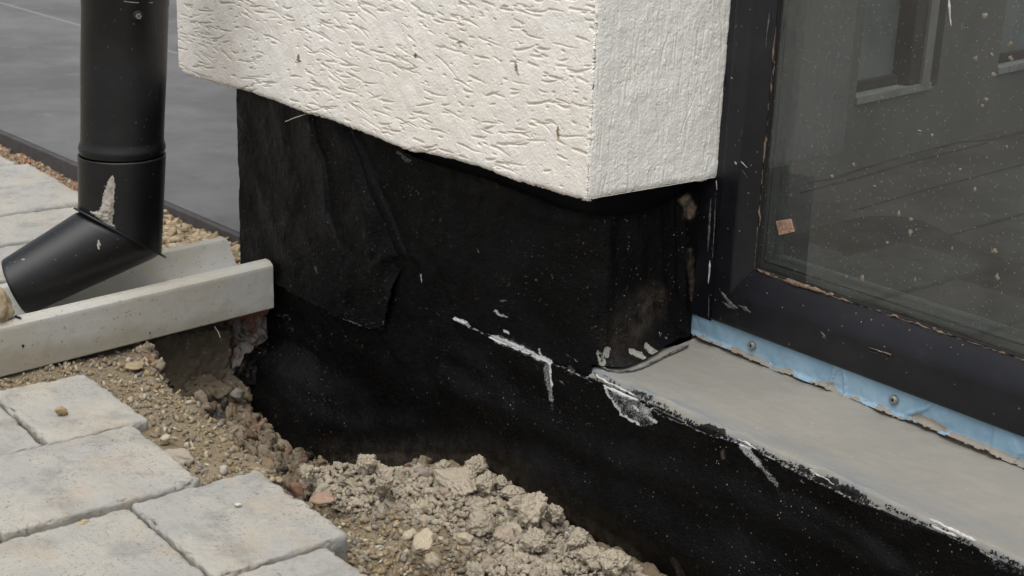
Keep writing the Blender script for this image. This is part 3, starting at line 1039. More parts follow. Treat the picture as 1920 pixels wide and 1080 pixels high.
# ------------------------------------------------------------------ concrete drainage channel
base = np.array([(CH_X0 + CH_X1) / 2, 0.62, 0.0])
ch = thing("drainage_channel", "pale concrete gutter channel under the spout of the drainpipe", "channel", base)
wX = CH_X1 - CH_X0
hC = 0.067
prof = [(0, 0), (wX, 0), (wX, hC - 0.0065), (wX - 0.0008, hC - 0.0045), (wX - 0.0068, hC - 0.0006), (wX - 0.0085, hC)]
prof += [(wX - 0.021, hC + 0.0)]
n = 18
a0, a1_ = wX - 0.023, 0.023
for i in range(n + 1):
    t = i / n
    xx = a0 + (a1_ - a0) * t
    dd = 0.040 * (1 - abs(2 * t - 1) ** 2.3)
    prof.append((xx, hC - 0.002 - dd))
prof += [(0.021, hC), (0.006, hC), (0.003, hC - 0.001), (0, hC - 0.006), (0, 0)]
prof = resample(prof, 0.0025)
ys = np.r_[CH_Y0, np.arange(CH_Y0 + 0.002, CH_Y1 - 0.002, 0.003), CH_Y1 - 0.0015, CH_Y1]
def chan_pt(px_, pz_, y):
    t = (y - 0.55) / 0.38
    xo = -0.0 + (-1.652 + 1.645) * (1 - t)
    return np.stack([CH_X0 + px_ + xo, y, pz_ + (-0.012 + 0.022 * t)], -1)
A, B = np.meshgrid(prof[:, 0], ys)
Z_p = np.meshgrid(prof[:, 1], ys)[0]
ctr = np.array([wX / 2, hC * 0.35])
inset = np.zeros(len(ys)); inset[0] = inset[-1] = 0.0022
A = A + (ctr[0] - A) * (inset[:, None] / 0.05)
Z_p = Z_p + (ctr[1] - Z_p) * (inset[:, None] / 0.05)
P = chan_pt(A, Z_p, B).reshape(-1, 3)
nz = 0.00022 * fbm(P, 60, 4, 0.6, 5) + 0.0010 * np.clip(fbm(P, 25, 3, seed=9) - 0.7, 0, 1)
P = P + np.stack([nz, nz * 0.4, nz], -1)
F = gfaces(len(ys), len(prof), flip=True)
npf = len(prof)
# end face: strip of quads between the outer bottom and the trough
endV, endF = [], []
last = (len(ys) - 1) * npf
capv = P[last:last + npf]
F_l = [list(map(int, q_)) for q_ in F]
F_l.append([last + i for i in range(npf)][::-1])
F_l.append(list(range(npf)))
o = mk("channel_body", P, F_l, M['channel'], parent=ch)
o.data.set_sharp_from_angle(angle=R(24))
for kk in (0,):
    pass
# tar stain and small holes on the channel
def blob_on(name, par, cen, nrm, rx, rz, mat, seed, th=0.0006, n=26):
    nrm = np.array(nrm, float); nrm /= np.linalg.norm(nrm)
    u = np.cross(nrm, [0, 0, 1.0]); 
    if np.linalg.norm(u) < 0.2: u = np.array([1.0, 0, 0])
    u /= np.linalg.norm(u); v = np.cross(nrm, u)
    a = np.linspace(0, 2 * math.pi, n, endpoint=False)
    rr = 1 + 0.45 * fbm(np.stack([np.cos(a) * 1.5, np.sin(a) * 1.5, a * 0 + seed], -1), 1.3, 3, 0.7, seed)
    ring_ = np.array(cen) + (np.cos(a) * rr * rx)[:, None] * u + (np.sin(a) * rr * rz)[:, None] * v
    V = np.concatenate([ring_, ring_ * 0.35 + np.array(cen) * 0.65 + nrm * th, np.array(cen)[None] + nrm * th * 1.2])
    F = [[i, (i + 1) % n, n + (i + 1) % n, n + i] for i in range(n)] + [[n + i, n + (i + 1) % n, 2 * n] for i in range(n)]
    return mk(name, V, F, mat, parent=par)
cz = at_x(35, 599, -1.661)
blob_on("tar_stain", ch, chan_pt(wX - 0.013, hC + 0.0006, cz[1]), (0, 0, 1), 0.008, 0.0022, M['bitumen_crumb'], 3)
for (a_, b_, rr) in [(43, 649, 0.0018), (281, 624, 0.0011), (116, 640, 0.0007), (230, 618, 0.0006), (330, 598, 0.0007), (466, 534, 0.0006), (180, 640, 0.0006), (400, 570, 0.0006), (90, 668, 0.0006)]:
    p_ = at_x(a_, b_, CH_X1 + 0.001 - 0.007 * (1 - (0.7 - 0.55) / 0.38) * 0.5)
    yy = p_[1]
    xf = chan_pt(wX, 0.03, yy)[0]
    p_ = at_x(a_, b_, xf + 0.0008)
    blob_on("air_hole", ch, p_, (1, 0, 0), rr * 0.8, rr * 1.3, M['black'], a_ % 17, th=0.0004, n=12)

# ------------------------------------------------------------------ drainpipe
XP_ = -1.720
pc = at_x(229, 280, XP_)
PX, PY = XP_, float(pc[1]) 
top_y = float(at_x(235, 0, XP_)[1])
RP = 0.0545
mc = at_x(222, 428, XP_)
zm = float(mc[2])
kk_ = -0.66                      # slope of the mitre towards +Y
pipe = thing("drainpipe", "matt black metal drainpipe with an angled spout over the concrete channel", "drainpipe", (PX, PY, zm))
n = 128
a = np.linspace(0, 2 * math.pi, n, endpoint=False)
lean = (top_y - PY) / (float(at_x(235, 0, XP_)[2]) - float(pc[2]))
def axis(z): return np.array([PX, PY + lean * (z - pc[2]), z])
zs_ = float(pc[2]) - 0.006                # top of the lower sleeve
prof = [(RP * 0.975, zs_ + 0.002), (RP * 0.975, zs_ + 0.0035), (RP * 1.0, zs_ + 0.006), (RP * 1.012, zs_ + 0.009), (RP * 1.0, zs_ + 0.0125), (RP * 0.97, zs_ + 0.017),
        (RP * 0.962, zs_ + 0.022), (RP * 0.966, zs_ + 0.05), (RP * 0.985, zs_ + 0.12), (RP * 0.985, zs_ + 0.1895), (RP * 0.995, zs_ + 0.1905), (RP * 0.995, 1.2), (RP * 0.995, 2.6)]
def dens(prof):
    return [tuple(v) for v in resample(prof, 0.004)] if False else prof
V, F = lathe(prof, n)
V = V + np.array([PX, PY, 0]); V[:, 1] += lean * (V[:, 2] - pc[2])
mk("upper_pipe", V, F, M['pipe'], parent=pipe)
# lower sleeve cut by the mitre
def mitre_z(x, y): return zm + kk_ * (y - mc[1]) 
rows = []
for t in np.linspace(0, 1, 40):
    rr = RP * (1.022 - 0.035 * t + (0.004 if t == 0 else 0))
    x_, y_ = PX + rr * np.cos(a), PY + rr * np.sin(a)
    zt = zs_ + 0 * a
    zb = mitre_z(x_, y_)
    z_ = zt * (1 - t) + zb * t
    rows.append(np.stack([x_, y_ + lean * (z_ - pc[2]), z_], -1))
rim = rows[0] * 1.0
rim_in = rim.copy(); rim_in[:, :2] = np.array([PX, PY]) + (rim[:, :2] - np.array([PX, PY])) * 0.965
rows = [rim_in] + rows
S = np.stack(rows)
S2 = np.concatenate([S, S[:, :1]], 1)
mk("sleeve", S2.reshape(-1, 3), gfaces(S2.shape[0], S2.shape[1], flip=True), M['pipe'], parent=pipe)
sleeve_low = rows[-1]
# flange of the mitre seam
nrm = np.array([0, -kk_, 1.0]); nrm /= np.linalg.norm(nrm)
c0 = sleeve_low.mean(0)
out = sleeve_low - c0
out /= np.linalg.norm(out, axis=1, keepdims=True)
wf = 0.0045 + 0.0035 * np.clip(np.abs(np.cos(a * 1.0)) ** 3, 0, 1)
wf = 0.0022 + 0.0050 * np.abs(np.sin(a)) ** 2.5
ringsF = [sleeve_low + nrm * 0.0016, sleeve_low + out * wf[:, None] + nrm * 0.0018, sleeve_low + out * (wf[:, None] + 0.0006) + nrm * 0.0004,
          sleeve_low + out * wf[:, None] - nrm * 0.0012, sleeve_low - nrm * 0.001]
S = np.stack(ringsF); S = np.concatenate([S, S[:, :1]], 1)
mk("seam_flange", S.reshape(-1, 3), gfaces(S.shape[0], S.shape[1], flip=True), M['pipe'], parent=pipe)
# spout: from the mitre ring to its round end
ph = R(9)
pn = np.array([math.cos(ph), -math.sin(ph), 0])
r31 = ray(31, 538)
ec = np.array([0, 0, H]) + r31 * (((c0 - np.array([0, 0, H])) @ pn) / (r31 @ pn))
sd = ec - c0; sd /= np.linalg.norm(sd)
ph2 = R(25)                       # the mouth is cut slightly askew
eh = np.array([math.cos(ph2), -math.sin(ph2), 0])
en = np.array([-math.sin(ph2) * abs(sd[2] ** 2 - 1) ** 0.5, -math.cos(ph2) * abs(sd[2] ** 2 - 1) ** 0.5, sd[2]])
e_up = np.cross(eh, en)
if e_up[2] < 0: e_up = -e_up
RE = 0.0392
# pair the ring angles: x component and the component along e_up
co, si = np.cos(a), np.sin(a)
endr = ec + RE * (co[:, None] * eh + (-si)[:, None] * (-e_up) * -1)
# sin>0 is the +Y (low) side of the sleeve: it goes to the lower side of the spout
if (endr[n // 4] - ec)[2] > 0:
    endr = ec + RE * (co[:, None] * eh - si[:, None] * e_up)
start = c0 + (sleeve_low - c0) * 0.985
rows = []
for t in np.linspace(0, 1, 44):
    rr = start * (1 - t) + endr * t
    if t < 0.06:
        rr = c0 + (rr - c0) * (0.965 + 0.6 * t)
    rows.append(rr)
inn = ec + (endr - ec) * 0.965
rows.append(endr * 0.5 + inn * 0.5 + sd * 0.0008)
rows.append(inn)
for t in np.linspace(0.1, 0.9, 8):
    rows.append(inn * (1 - t) + (c0 + (start - c0) * 0.95) * t)
S = np.stack(rows); S = np.concatenate([S, S[:, :1]], 1)
mk("spout", S.reshape(-1, 3), gfaces(S.shape[0], S.shape[1], flip=False), M['pipe'], parent=pipe)

def on_pipe(px_, py_, rad=RP):
    """point and outward normal where the line of sight meets the pipe's wall"""
    r = ray(px_, py_); o_ = np.array([0, 0, H])
    A_ = r[0] ** 2 + r[1] ** 2
    qy_ = PY
    for _ in range(3):
        B_ = 2 * (r[0] * (-PX) + r[1] * (-qy_))
        C_ = PX ** 2 + qy_ ** 2 - rad ** 2
        t = (-B_ - math.sqrt(max(B_ * B_ - 4 * A_ * C_, 0))) / (2 * A_)
        p = o_ + r * t
        qy_ = PY + lean * (p[2] - pc[2])
    nn = np.array([p[0] - PX, p[1] - qy_, 0]); nn /= np.linalg.norm(nn)
    return p, nn
p_, nn = on_pipe(258, 30, RP * 1.0)
Rm = np.array([np.cross([0, 0, 1], nn), [0, 0, 1], nn])
def place(V, p, Rm): return V @ Rm + p
V, F = lathe([(0.0, 0.0024), (0.0062, 0.0024), (0.0066, 0.0017), (0.0068, 0.0)], 32)
sc = mk("washer", place(V, p_, Rm), F, M['gasket'], parent=pipe)
V, F = lathe([(0.0, 0.0032), (0.0018, 0.0034), (0.0020, 0.0052), (0.0034, 0.0052), (0.0037, 0.0047), (0.0037, 0.002)], 6)
mk("screw_head", place(V, p_, Rm), F, M['metal'], parent=sc, smooth=False)
# thin cut line near the top of the view
pts = []
for xx, yy in [(232, 2), (236, 3), (255, 5), (285, 5), (317, 2)]:
    q_, nq = on_pipe(xx, yy, RP * 0.998)
    pts.append(q_ + nq * 0.0001)
V, F = tube(resample(pts, 0.002), 0.0004, 6)
mk("cut_edge", V, F, M['mortar'], parent=pipe)

# mortar smear stuck to the sleeve
smear = [(213, 328), (216, 345), (215, 370), (213, 400), (212, 418), (218, 427), (216, 429), (207, 424), (206, 430), (203, 424), (196, 420), (186, 411), (177, 404), (166, 396), (176, 396), (186, 396), (191, 382), (192, 368), (200, 345), (206, 332)]
uu, vv = np.meshgrid(np.arange(160, 224, 0.7), np.arange(322, 434, 0.7))
m1 = in_poly(uu + 1.8 * vnoise(np.stack([uu * 0.45, vv * 0.45, uu * 0], -1)), vv + 1.8 * vnoise(np.stack([uu * 0.45, vv * 0.45, uu * 0 + 9], -1)), smear)
dd = pline_dist(uu, vv, smear + smear[:1])
th = np.clip(dd, 0, 7) / 7 * (0.0010 + 0.0020 * sstep(365, 395, vv)) * (1 + 0.5 * fbm(np.stack([uu, vv, uu * 0], -1), 0.12, 4, 0.6)) 
Pp = np.zeros(uu.shape + (3,)); Pn = np.zeros_like(Pp)
for i in range(uu.shape[0]):
    for j in range(uu.shape[1]):
        Pp[i, j], Pn[i, j] = on_pipe(uu[i, j], vv[i, j], RP * (1.026 - 0.020 * (vv[i, j] - 290) / 140))
Pq = Pp + Pn * (th + 0.0004)[..., None]
V, F, _ = compact(Pq.reshape(-1, 3), gfaces(uu.shape[0], uu.shape[1], m1))
mk("mortar_smear", V, F, M['mortar'], parent=pipe)

def on_spout(px_, py_):
    r = ray(px_, py_); o_ = np.array([0, 0, H])
    L_ = np.linalg.norm(ec - c0)
    best = None
    for t in np.linspace(1.5, 2.0, 2500) / np.linalg.norm(ray(960, 540)) * 1.0:
        p = o_ + r * t
        s_ = (p - c0) @ sd
        rad = RP * 0.985 * (1 - s_ / L_) + RE * s_ / L_
        dq = p - c0 - sd * s_
        if np.linalg.norm(dq) < rad:
            return p, dq / np.linalg.norm(dq)
    return None, None
for (a_, b_, w1, w2) in [(176, 426, 3, 4), (185, 455, 4, 12), (44, 487, 5, 2)]:
    q_, nq = on_spout(a_, b_)
    if q_ is not None:
        blob_on("mortar_splash", pipe, q_ + nq * 0.0004, nq, w1 * 0.00055, w2 * 0.00055, M['mortar'], a_ % 13, th=0.0009)

# ------------------------------------------------------------------ plastered pillar
def px_line(pts, Y=None, X=None):
    out_ = []
    for a_, b_ in pts:
        p = at_y(a_, b_, Y) if Y is not None else at_x(a_, b_, X)
        out_.append((p[0] if Y is not None else p[1], p[2]))
    return np.array(out_)
pil = thing("plastered_pillar", "cream pillar of scratched textured plaster above the black plinth", "pillar", ((XW + XWL) / 2, 1.0, 0.3))
bf = px_line([(333, 128), (345, 140), (385, 152), (400, 158), (440, 167), (457, 170), (520, 193), (575, 214), (620, 227), (660, 242), (720, 267), (760, 283), (815, 292), (865, 305), (915, 320), (940, 332), (970, 342), (1030, 360), (1080, 374), (1102, 378)], Y=YW)
bs = px_line([(1102, 378), (1118, 374), (1150, 367), (1200, 358), (1250, 350), (1290, 344), (1315, 343), (1340, 334)], X=XW)
ZT = 0.60


def stamp(Hm, Dm, pts, wid, dep, res, x0, z0, prof=2.0):
    """cut one groove along pts into the height map"""
    ny, nx = Hm.shape
    k_ = int(wid * 3 / res) + 2
    for (px_, pz_, w_, d_) in pts:
        ci, cj = int((pz_ - z0) / res), int((px_ - x0) / res)
        i0, i1, j0, j1 = max(ci - k_, 0), min(ci + k_ + 1, ny), max(cj - k_, 0), min(cj + k_ + 1, nx)
        if i0 >= i1 or j0 >= j1: continue
        ii, jj = np.mgrid[i0:i1, j0:j1]
        d2 = ((ii * res + z0 - pz_) ** 2 + (jj * res + x0 - px_) ** 2) / (w_ * w_)
        g = d_ * np.exp(-d2 ** 1.4)
        Hm[i0:i1, j0:j1] = np.maximum(Hm[i0:i1, j0:j1], g)


def plaster_map(x0, x1, z0, z1, res, strokes, seed):
    r = np.random.default_rng(seed)
    nx, ny = int((x1 - x0) / res), int((z1 - z0) / res)
    Hm = np.zeros((ny, nx))
    for (cnt, ang, spread, lmin, lmax, w, dep) in strokes:
        for _ in range(cnt):
            x, z = r.uniform(x0, x1), r.uniform(z0, z1)
            if vnoise(np.array([[x * 22, z * 30, seed]]))[0] < r.uniform(-1.1, 0.5):
                continue
            th = ang + r.normal(0, spread) + 0.14 * vnoise(np.array([[x * 9, z * 9, seed + 5.0]]))[0]
            L = lmin + (lmax - lmin) * r.uniform() ** 2.6
            ww = w * r.uniform(0.7, 1.35)
            dd_ = dep * r.uniform(0.5, 1.15)
            nst = max(3, int(L / (ww * 0.5)))
            pts = []
            bend = r.normal(0, 0.16) / nst
            for q_ in range(nst):
                t = q_ / nst
                taper = math.sin(math.pi * min(1, 0.12 + 0.88 * t) ** 0.7)
                pts.append((x, z, ww * (0.45 + 0.55 * taper), dd_ * (0.25 + 0.75 * taper) * r.uniform(0.8, 1.1)))
                th += bend + r.normal(0, 0.018)
                x += math.cos(th) * ww * 0.5
                z += math.sin(th) * ww * 0.5
            stamp(Hm, None, pts, ww, dd_, res, x0, z0)
    return Hm


RES = 0.00062
mapx0, mapz0 = XWL - 0.01, 0.24
Hf = plaster_map(mapx0, XW + 0.01, mapz0, ZT + 0.01, RES,
                 [(2000, 0.06, 0.09, 0.006, 0.046, 0.00105, 0.0020), (1500, -0.05, 0.3, 0.0015, 0.005, 0.0007, 0.0013), (260, -0.08, 0.08, 0.014, 0.060, 0.00105, 0.0021)], 3)
Hs = plaster_map(YW - 0.01, 1.12, mapz0, ZT + 0.01, RES,
                 [(230, 1.57, 0.035, 0.008, 0.07, 0.0010, 0.0009), (1000, 1.57, 0.4, 0.001, 0.004, 0.0008, 0.0009)], 4)


def sample(Hm, x, z, x0, z0):
    j = np.clip((x - x0) / RES, 0, Hm.shape[1] - 1.001); i = np.clip((z - z0) / RES, 0, Hm.shape[0] - 1.001)
    j0, i0 = j.astype(int), i.astype(int); fj, fi = j - j0, i - i0
    return (Hm[i0, j0] * (1 - fj) + Hm[i0, j0 + 1] * fj) * (1 - fi) + (Hm[i0 + 1, j0] * (1 - fj) + Hm[i0 + 1, j0 + 1] * fj) * fi


DIRT = [(560, 110, 5, 8), (863, 80, 5, 7), (969, 128, 4, 11), (1047, 248, 3.5, 11), (780, 104, 3, 6), (716, 270, 6, 3)]


def wall_grid(side):
    if not side:
        u = np.arange(XWL, XW + RES * 0.5, RES); u[-1] = XW
        zb = np.interp(u, bf[:, 0], bf[:, 1])
    else:
        u = np.arange(YW, 1.100, RES)
        zb = np.interp(u, bs[:, 0], bs[:, 1])
    nv = 520
    t = np.linspace(0, 1, nv) ** 1.05
    U = np.repeat(u[None, :], nv, 0)
    zb = zb + 0.0009 * fbm(np.stack([u, u * 0, u * 0 + side], -1), 260, 4, 0.65, 5) + 0.0008 * fbm(np.stack([u, u * 0, u * 0 + side], -1), 60, 2, 0.6, 9)
    Z = zb[None, :] + (ZT - zb[None, :]) * t[:, None]
    G = sample(Hs if side else Hf, U, Z, (YW - 0.01) if side else mapx0, mapz0)
    P3 = np.stack([U, Z, U * 0 + 3 * side], -1)
    h = -G + 0.0006 * fbm(P3, 45, 3, 0.5, 8) + 0.00016 * fbm(P3, 600, 2, 0.6, 3)
    if side:
        st = np.stack([U * 170, Z * 9, U * 0], -1)
        rdg = fbm(st, 1.0, 3, 0.6, 6)
        lumpy = np.clip(fbm(np.stack([U * 300, Z * 90, U * 0 + 4], -1), 1, 2, 0.6, 2) - 0.35, 0, 1)
        h = h + 0.00024 * rdg + 0.0006 * lumpy
    # softened bottom edge and worn arris
    eb = Z - zb[None, :]
    h = h - 0.0045 * np.exp(-eb / 0.0022)
    dc = (XW - U) if not side else (U - YW)
    rad = 0.0040 + 0.0022 * fbm(np.stack([Z * 0, Z * 0, Z], -1), 130, 4, 0.6, 12)
    arr = np.clip(1 - dc / rad, 0, 1)
    h = h - rad * 0.55 * arr ** 2
    if not side:
        dl = U - XWL
        h = h - 0.004 * np.clip(1 - dl / 0.005, 0, 1) ** 2
        P = np.stack([U, YW - h, Z], -1)
        # arris: pull the last columns round the corner
        P[..., 0] -= arr ** 3 * 0
    else:
        P = np.stack([XW + h, U, Z], -1)
    qx, qy = to_px(P)
    dirt = np.zeros(U.shape)
    if not side:
        nn_ = fbm(np.stack([qx, qy, qx * 0], -1), 0.16, 3, 0.7, 4)
        for (dx, dy, rx, ry) in DIRT:
            e = np.hypot((qx - dx) / rx, (qy - dy) / ry) + 0.55 * nn_
            dirt = np.maximum(dirt, 1 - sstep(0.55, 0.95, e))
        P[..., 1] -= dirt * 0.0012
    pit = np.clip(G / (0.0016 if not side else 0.0012), 0, 1) * 0.65  # groove depth sets the painted shade and dirt
    return P, dirt, pit


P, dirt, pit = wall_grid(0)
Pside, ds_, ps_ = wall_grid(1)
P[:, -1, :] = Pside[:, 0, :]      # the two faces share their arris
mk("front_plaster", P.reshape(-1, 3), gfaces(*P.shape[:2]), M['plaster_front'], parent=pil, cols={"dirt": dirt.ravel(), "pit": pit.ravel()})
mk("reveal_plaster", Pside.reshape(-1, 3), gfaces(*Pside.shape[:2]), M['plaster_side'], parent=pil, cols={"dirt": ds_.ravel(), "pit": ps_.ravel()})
# the pillar's core: its underside follows the cut edge of the plaster
us = np.linspace(XWL + 0.001, XW - 0.001, 120)
zb = np.interp(us, bf[:, 0], bf[:, 1]) + 0.0015
core_b = np.array([[x, y, z] for y in (YW + 0.004, 1.099) for x, z in zip(us, zb)])
core_l = np.array([[XWL + 0.003, y, z] for z in (zb[0], ZT) for y in (YW + 0.002, 1.15)])
upper = box(XWL, XW, YW + 0.0005, 1.15, ZT - 0.002, 2.8)
V, F = join([(core_b, gfaces(2, len(us))), (core_l, gfaces(2, 2)), upper])
mk("wall_core", V, F, M['plaster_front'], parent=pil, smooth=False, cols={"dirt": np.zeros(len(V)), "pit": np.zeros(len(V))})

# ------------------------------------------------------------------ plinth wrapped in black bitumen membrane
pl = thing("membrane_plinth", "plinth wrapped in overlapping black bitumen sheets smeared with white sealant", "plinth", (-1.0, YP, ZG))
core = join([box(XPL + 0.012, XC - 0.035, YP + 0.016, 1.15, -0.35, 0.5), box(XPL + 0.012, 0.6, YP + 0.020, 1.15, -0.35, ZS - 0.022)])
mk("core", core[0], core[1], M['black'], parent=pl, smooth=False)

SMEAR = [  # polyline in px, half width, strength
    ([(852, 598), (862, 601), (872, 606)], 3.2, 1.0), ([(872, 606), (882, 612)], 1.4, 0.6), ([(926, 632), (936, 634)], 3.4, 1.0), ([(934, 634), (955, 642), (985, 657), (1010, 670), (1030, 680)], 3.6, 0.95),
    ([(940, 636), (975, 652), (1005, 668), (1025, 678)], 9, 0.42), ([(947, 620), (953, 624)], 2.6, 0.8), ([(950, 624), (972, 642), (1000, 655), (1020, 668)], 7, 0.25), ([(1010, 656), (1019, 672), (1024, 676)], 1.6, 0.7),
    ([(1029, 680), (1033, 700), (1034, 722)], 2.4, 0.95), ([(1022, 686), (1026, 710), (1030, 730), (1034, 750)], 5.5, 0.5), ([(1034, 750), (1037, 770)], 3, 0.35), ([(1006, 684), (1012, 694)], 4, 0.3),
    ([(932, 584), (940, 590), (951, 594)], 3, 0.6), ([(940, 566), (950, 562)], 1.8, 0.5),
    ([(1132, 722), (1146, 745), (1158, 760), (1168, 775), (1185, 788), (1200, 795)], 2.2, 0.8), ([(1134, 722), (1160, 732), (1190, 745), (1210, 752)], 3.4, 0.85), ([(1194, 760), (1200, 770)], 2.4, 0.9), ([(1220, 784), (1234, 790)], 3.0, 0.85),
    ([(1200, 790), (1225, 800), (1250, 812)], 8, 0.25),
    ([(1394, 832), (1408, 850), (1425, 868)], 7.5, 0.62), ([(1425, 868), (1443, 888), (1458, 908)], 5.5, 0.50), ([(1458, 908), (1472, 932), (1476, 950)], 4.5, 0.28), ([(1440, 850), (1470, 880)], 12, 0.15),
    ([(1503, 898), (1508, 904)], 2.5, 0.6), ([(1386, 826), (1405, 836), (1425, 842)], 3.4, 0.85),
    ([(1518, 880), (1545, 896), (1590, 922)], 3.0, 0.75), ([(1742, 972), (1775, 990), (1810, 1006), (1835, 1018)], 8, 0.95), ([(1835, 1020), (1870, 1045)], 7, 0.5), ([(1870, 1050), (1925, 1072)], 14, 0.34), ([(1680, 985), (1735, 985)], 9, 0.26),
    ([(1210, 760), (1260, 785), (1320, 810), (1380, 826)], 1.5, 0.55), ([(1425, 845), (1500, 885), (1600, 935), (1690, 965)], 1.4, 0.5), ([(1037, 684), (1080, 700), (1112, 716)], 0.9, 0.55), ([(882, 612), (925, 631)], 0.8, 0.5),
    ([(1055, 666), (1075, 674), (1082, 679)], 1.4, 0.5), ([(1050, 716), (1058, 720)], 2, 0.5), ([(918, 808), (928, 824)], 4, 0.22),
    ([(787, 514), (788, 528)], 1.5, 0.6), ([(684, 430), (690, 444)], 3, 0.35), ([(596, 500), (600, 510)], 3, 0.4), ([(1180, 460), (1178, 470)], 1.1, 0.55), ([(826, 410), (829, 414)], 1.5, 0.4), ([(896, 468), (900, 474)], 2, 0.45),
    ([(591, 232), (592, 250)], 2.4, 0.35), ([(830, 600), (823, 640), (822, 700), (821, 790)], 0.9, 0.30), ([(600, 572), (655, 600), (690, 612), (718, 617), (724, 600)], 0.9, 0.5),
    ([(1136, 690), (1170, 696), (1200, 690), (1232, 676), (1262, 660), (1290, 648)], 2.2, 0.62), ([(1130, 672), (1131, 686), (1138, 692)], 1.6, 0.45),
    ([(748, 286), (757, 292), (766, 304)], 5, 0.45), ([(1004, 358), (1010, 367)], 4, 0.75), ([(515, 590), (540, 592)], 3, 0.35),
]
FAN = [(1132, 722), (1150, 727), (1180, 742), (1205, 752), (1222, 765), (1236, 792), (1215, 799), (1200, 797), (1178, 783), (1164, 768), (1157, 752), (1146, 744)]
DUST = [([(560, 862), (620, 858), (700, 856), (800, 862), (900, 864), (985, 896), (1060, 955), (1130, 1000), (1190, 1045)], 15, 0.28), ([(560, 850), (700, 845), (900, 850), (1000, 890), (1190, 1035)], 42, 0.10), ([(1195, 610), (1215, 580), (1225, 560)], 36, 0.30), ([(1170, 640), (1200, 590)], 50, 0.14), ([(1285, 374), (1294, 388), (1291, 402)], 9, 1.0), ([(1066, 690), (1072, 698)], 3, 0.6),
        ([(558, 850), (548, 862), (540, 872)], 22, 0.45), ([(500, 800), (545, 850)], 16, 0.30), ([(1200, 430), (1240, 520)], 40, 0.02), ([(1290, 470), (1298, 560)], 6, 0.4), ([(1357, 845), (1358, 858)], 3, 0.5), ([(1275, 1048), (1280, 1075)], 8, 0.4)]
PAINT = [([(1122, 662), (1128, 670), (1126, 682)], 7, 0.55), ([(1138, 652), (1136, 664)], 7, 0.6), ([(1178, 656), (1188, 661)], 9, 0.6), ([(1206, 648), (1216, 656), (1214, 662)], 8, 0.62), ([(1238, 626), (1246, 632)], 7, 0.5), ([(1225, 664), (1235, 660)], 6, 0.4)]
FOLD1 = [(588, 218), (597, 270), (612, 310), (619, 350), (621, 400), (630, 425), (650, 470)]
FOLD2 = [(662, 240), (690, 300), (712, 360), (735, 415), (752, 460), (762, 480)]
TOPL = [(760, 284), (800, 301), (850, 313), (900, 327), (950, 345), (1000, 366), (1050, 386), (1110, 402), (1170, 403), (1210, 392), (1260, 368), (1300, 352)]


def paint(P, off=(0, 0)):
    qx, qy = to_px(P)
    N3 = np.stack([qx, qy, qx * 0], -1)
    jx, jy = 2.0 * fbm(N3, 0.09, 3, 0.6, 3), 2.0 * fbm(N3, 0.09, 3, 0.6, 5)
    X_, Y_ = qx + jx, qy + jy
    def acc(items):
        o_ = np.zeros(qx.shape)
        for pts, w, st in items:
            pa = np.array(pts)
            m_ = (qx > pa[:, 0].min() - 3 * w - 8) & (qx < pa[:, 0].max() + 3 * w + 8) & (qy > pa[:, 1].min() - 3 * w - 8) & (qy < pa[:, 1].max() + 3 * w + 8)
            if m_.any():
                d = pline_dist(X_[m_], Y_[m_], pts)
                o_[m_] = np.maximum(o_[m_], st * (1 - sstep((0.55 if w < 20 else 0.0) * w, 1.25 * w + 0.8, d)))
        return o_
    sm = acc(SMEAR)
    fn = in_poly(X_, Y_, FAN)
    sm = np.where(fn, np.maximum(sm, 0.46 + 0.16 * fbm(N3, 0.05, 3, 0.6, 8)), sm)
    du = acc(DUST)
    pa = acc(PAINT)
    f1, f2 = pline_dist(qx, qy, FOLD1), pline_dist(qx, qy, FOLD2)
    sc = 0.10 * np.exp(-((f1 - 3) / 6) ** 2) * (qx > 400) + 0.08 * np.exp(-((f2 + 0) / 5) ** 2)
    sc = sc + 0.08 * sstep(0.1, 0.9, fbm(N3, 0.012, 3, 0.6, 6)) * (qy < 540) * (qx < 1150)
    sc = sc + 0.7 * sstep(632, 690, qy) * (qx > 1128) * (qx < 1292) * (qy < 705) * sstep(-0.4, 0.6, fbm(N3, 0.03, 3, 0.6, 9))
    return {"smear": sm, "dust": du, "paint": pa, "scuff": np.clip(sc, 0, 1)}, qx, qy


RIDGES = [  # creases of the sheets: line in px, height in m, half width in px
    ([(640, 250), (668, 330), (690, 400), (700, 470)], 0.0022, 7), ([(520, 190), (540, 280), (548, 360), (540, 430)], 0.0014, 10), ([(480, 300), (500, 380), (530, 450), (560, 500)], 0.0016, 9),
    ([(640, 440), (660, 500), (655, 560)], 0.0018, 8), ([(588, 470), (620, 520), (650, 585)], 0.0014, 8), ([(760, 310), (830, 350), (900, 365)], 0.0012, 9), ([(770, 470), (800, 520), (790, 590)], 0.0018, 9),
    ([(1150, 410), (1146, 500), (1138, 600), (1126, 668)], 0.0016, 8), ([(1190, 405), (1200, 470), (1205, 560)], 0.0013, 8), ([(1232, 390), (1240, 470), (1252, 600)], 0.0018, 6), ([(1262, 380), (1268, 500), (1276, 620)], 0.0020, 5),
    ([(900, 330), (1000, 400), (1080, 420)], 0.0014, 10), ([(850, 660), (905, 690), (950, 740), (965, 800)], 0.0022, 16), ([(560, 700), (600, 760), (680, 800), (760, 800)], 0.0030, 16), ([(830, 850), (900, 830), (960, 860)], 0.0022, 18),
    ([(1010, 800), (1100, 850), (1200, 880), (1330, 960)], 0.0022, 22), ([(1150, 900), (1300, 985), (1420, 1060)], 0.0030, 24), ([(1250, 880), (1400, 930), (1560, 1010), (1700, 1080)], 0.0020, 20), ([(1480, 940), (1600, 1000), (1680, 1060)], 0.0018, 12)]


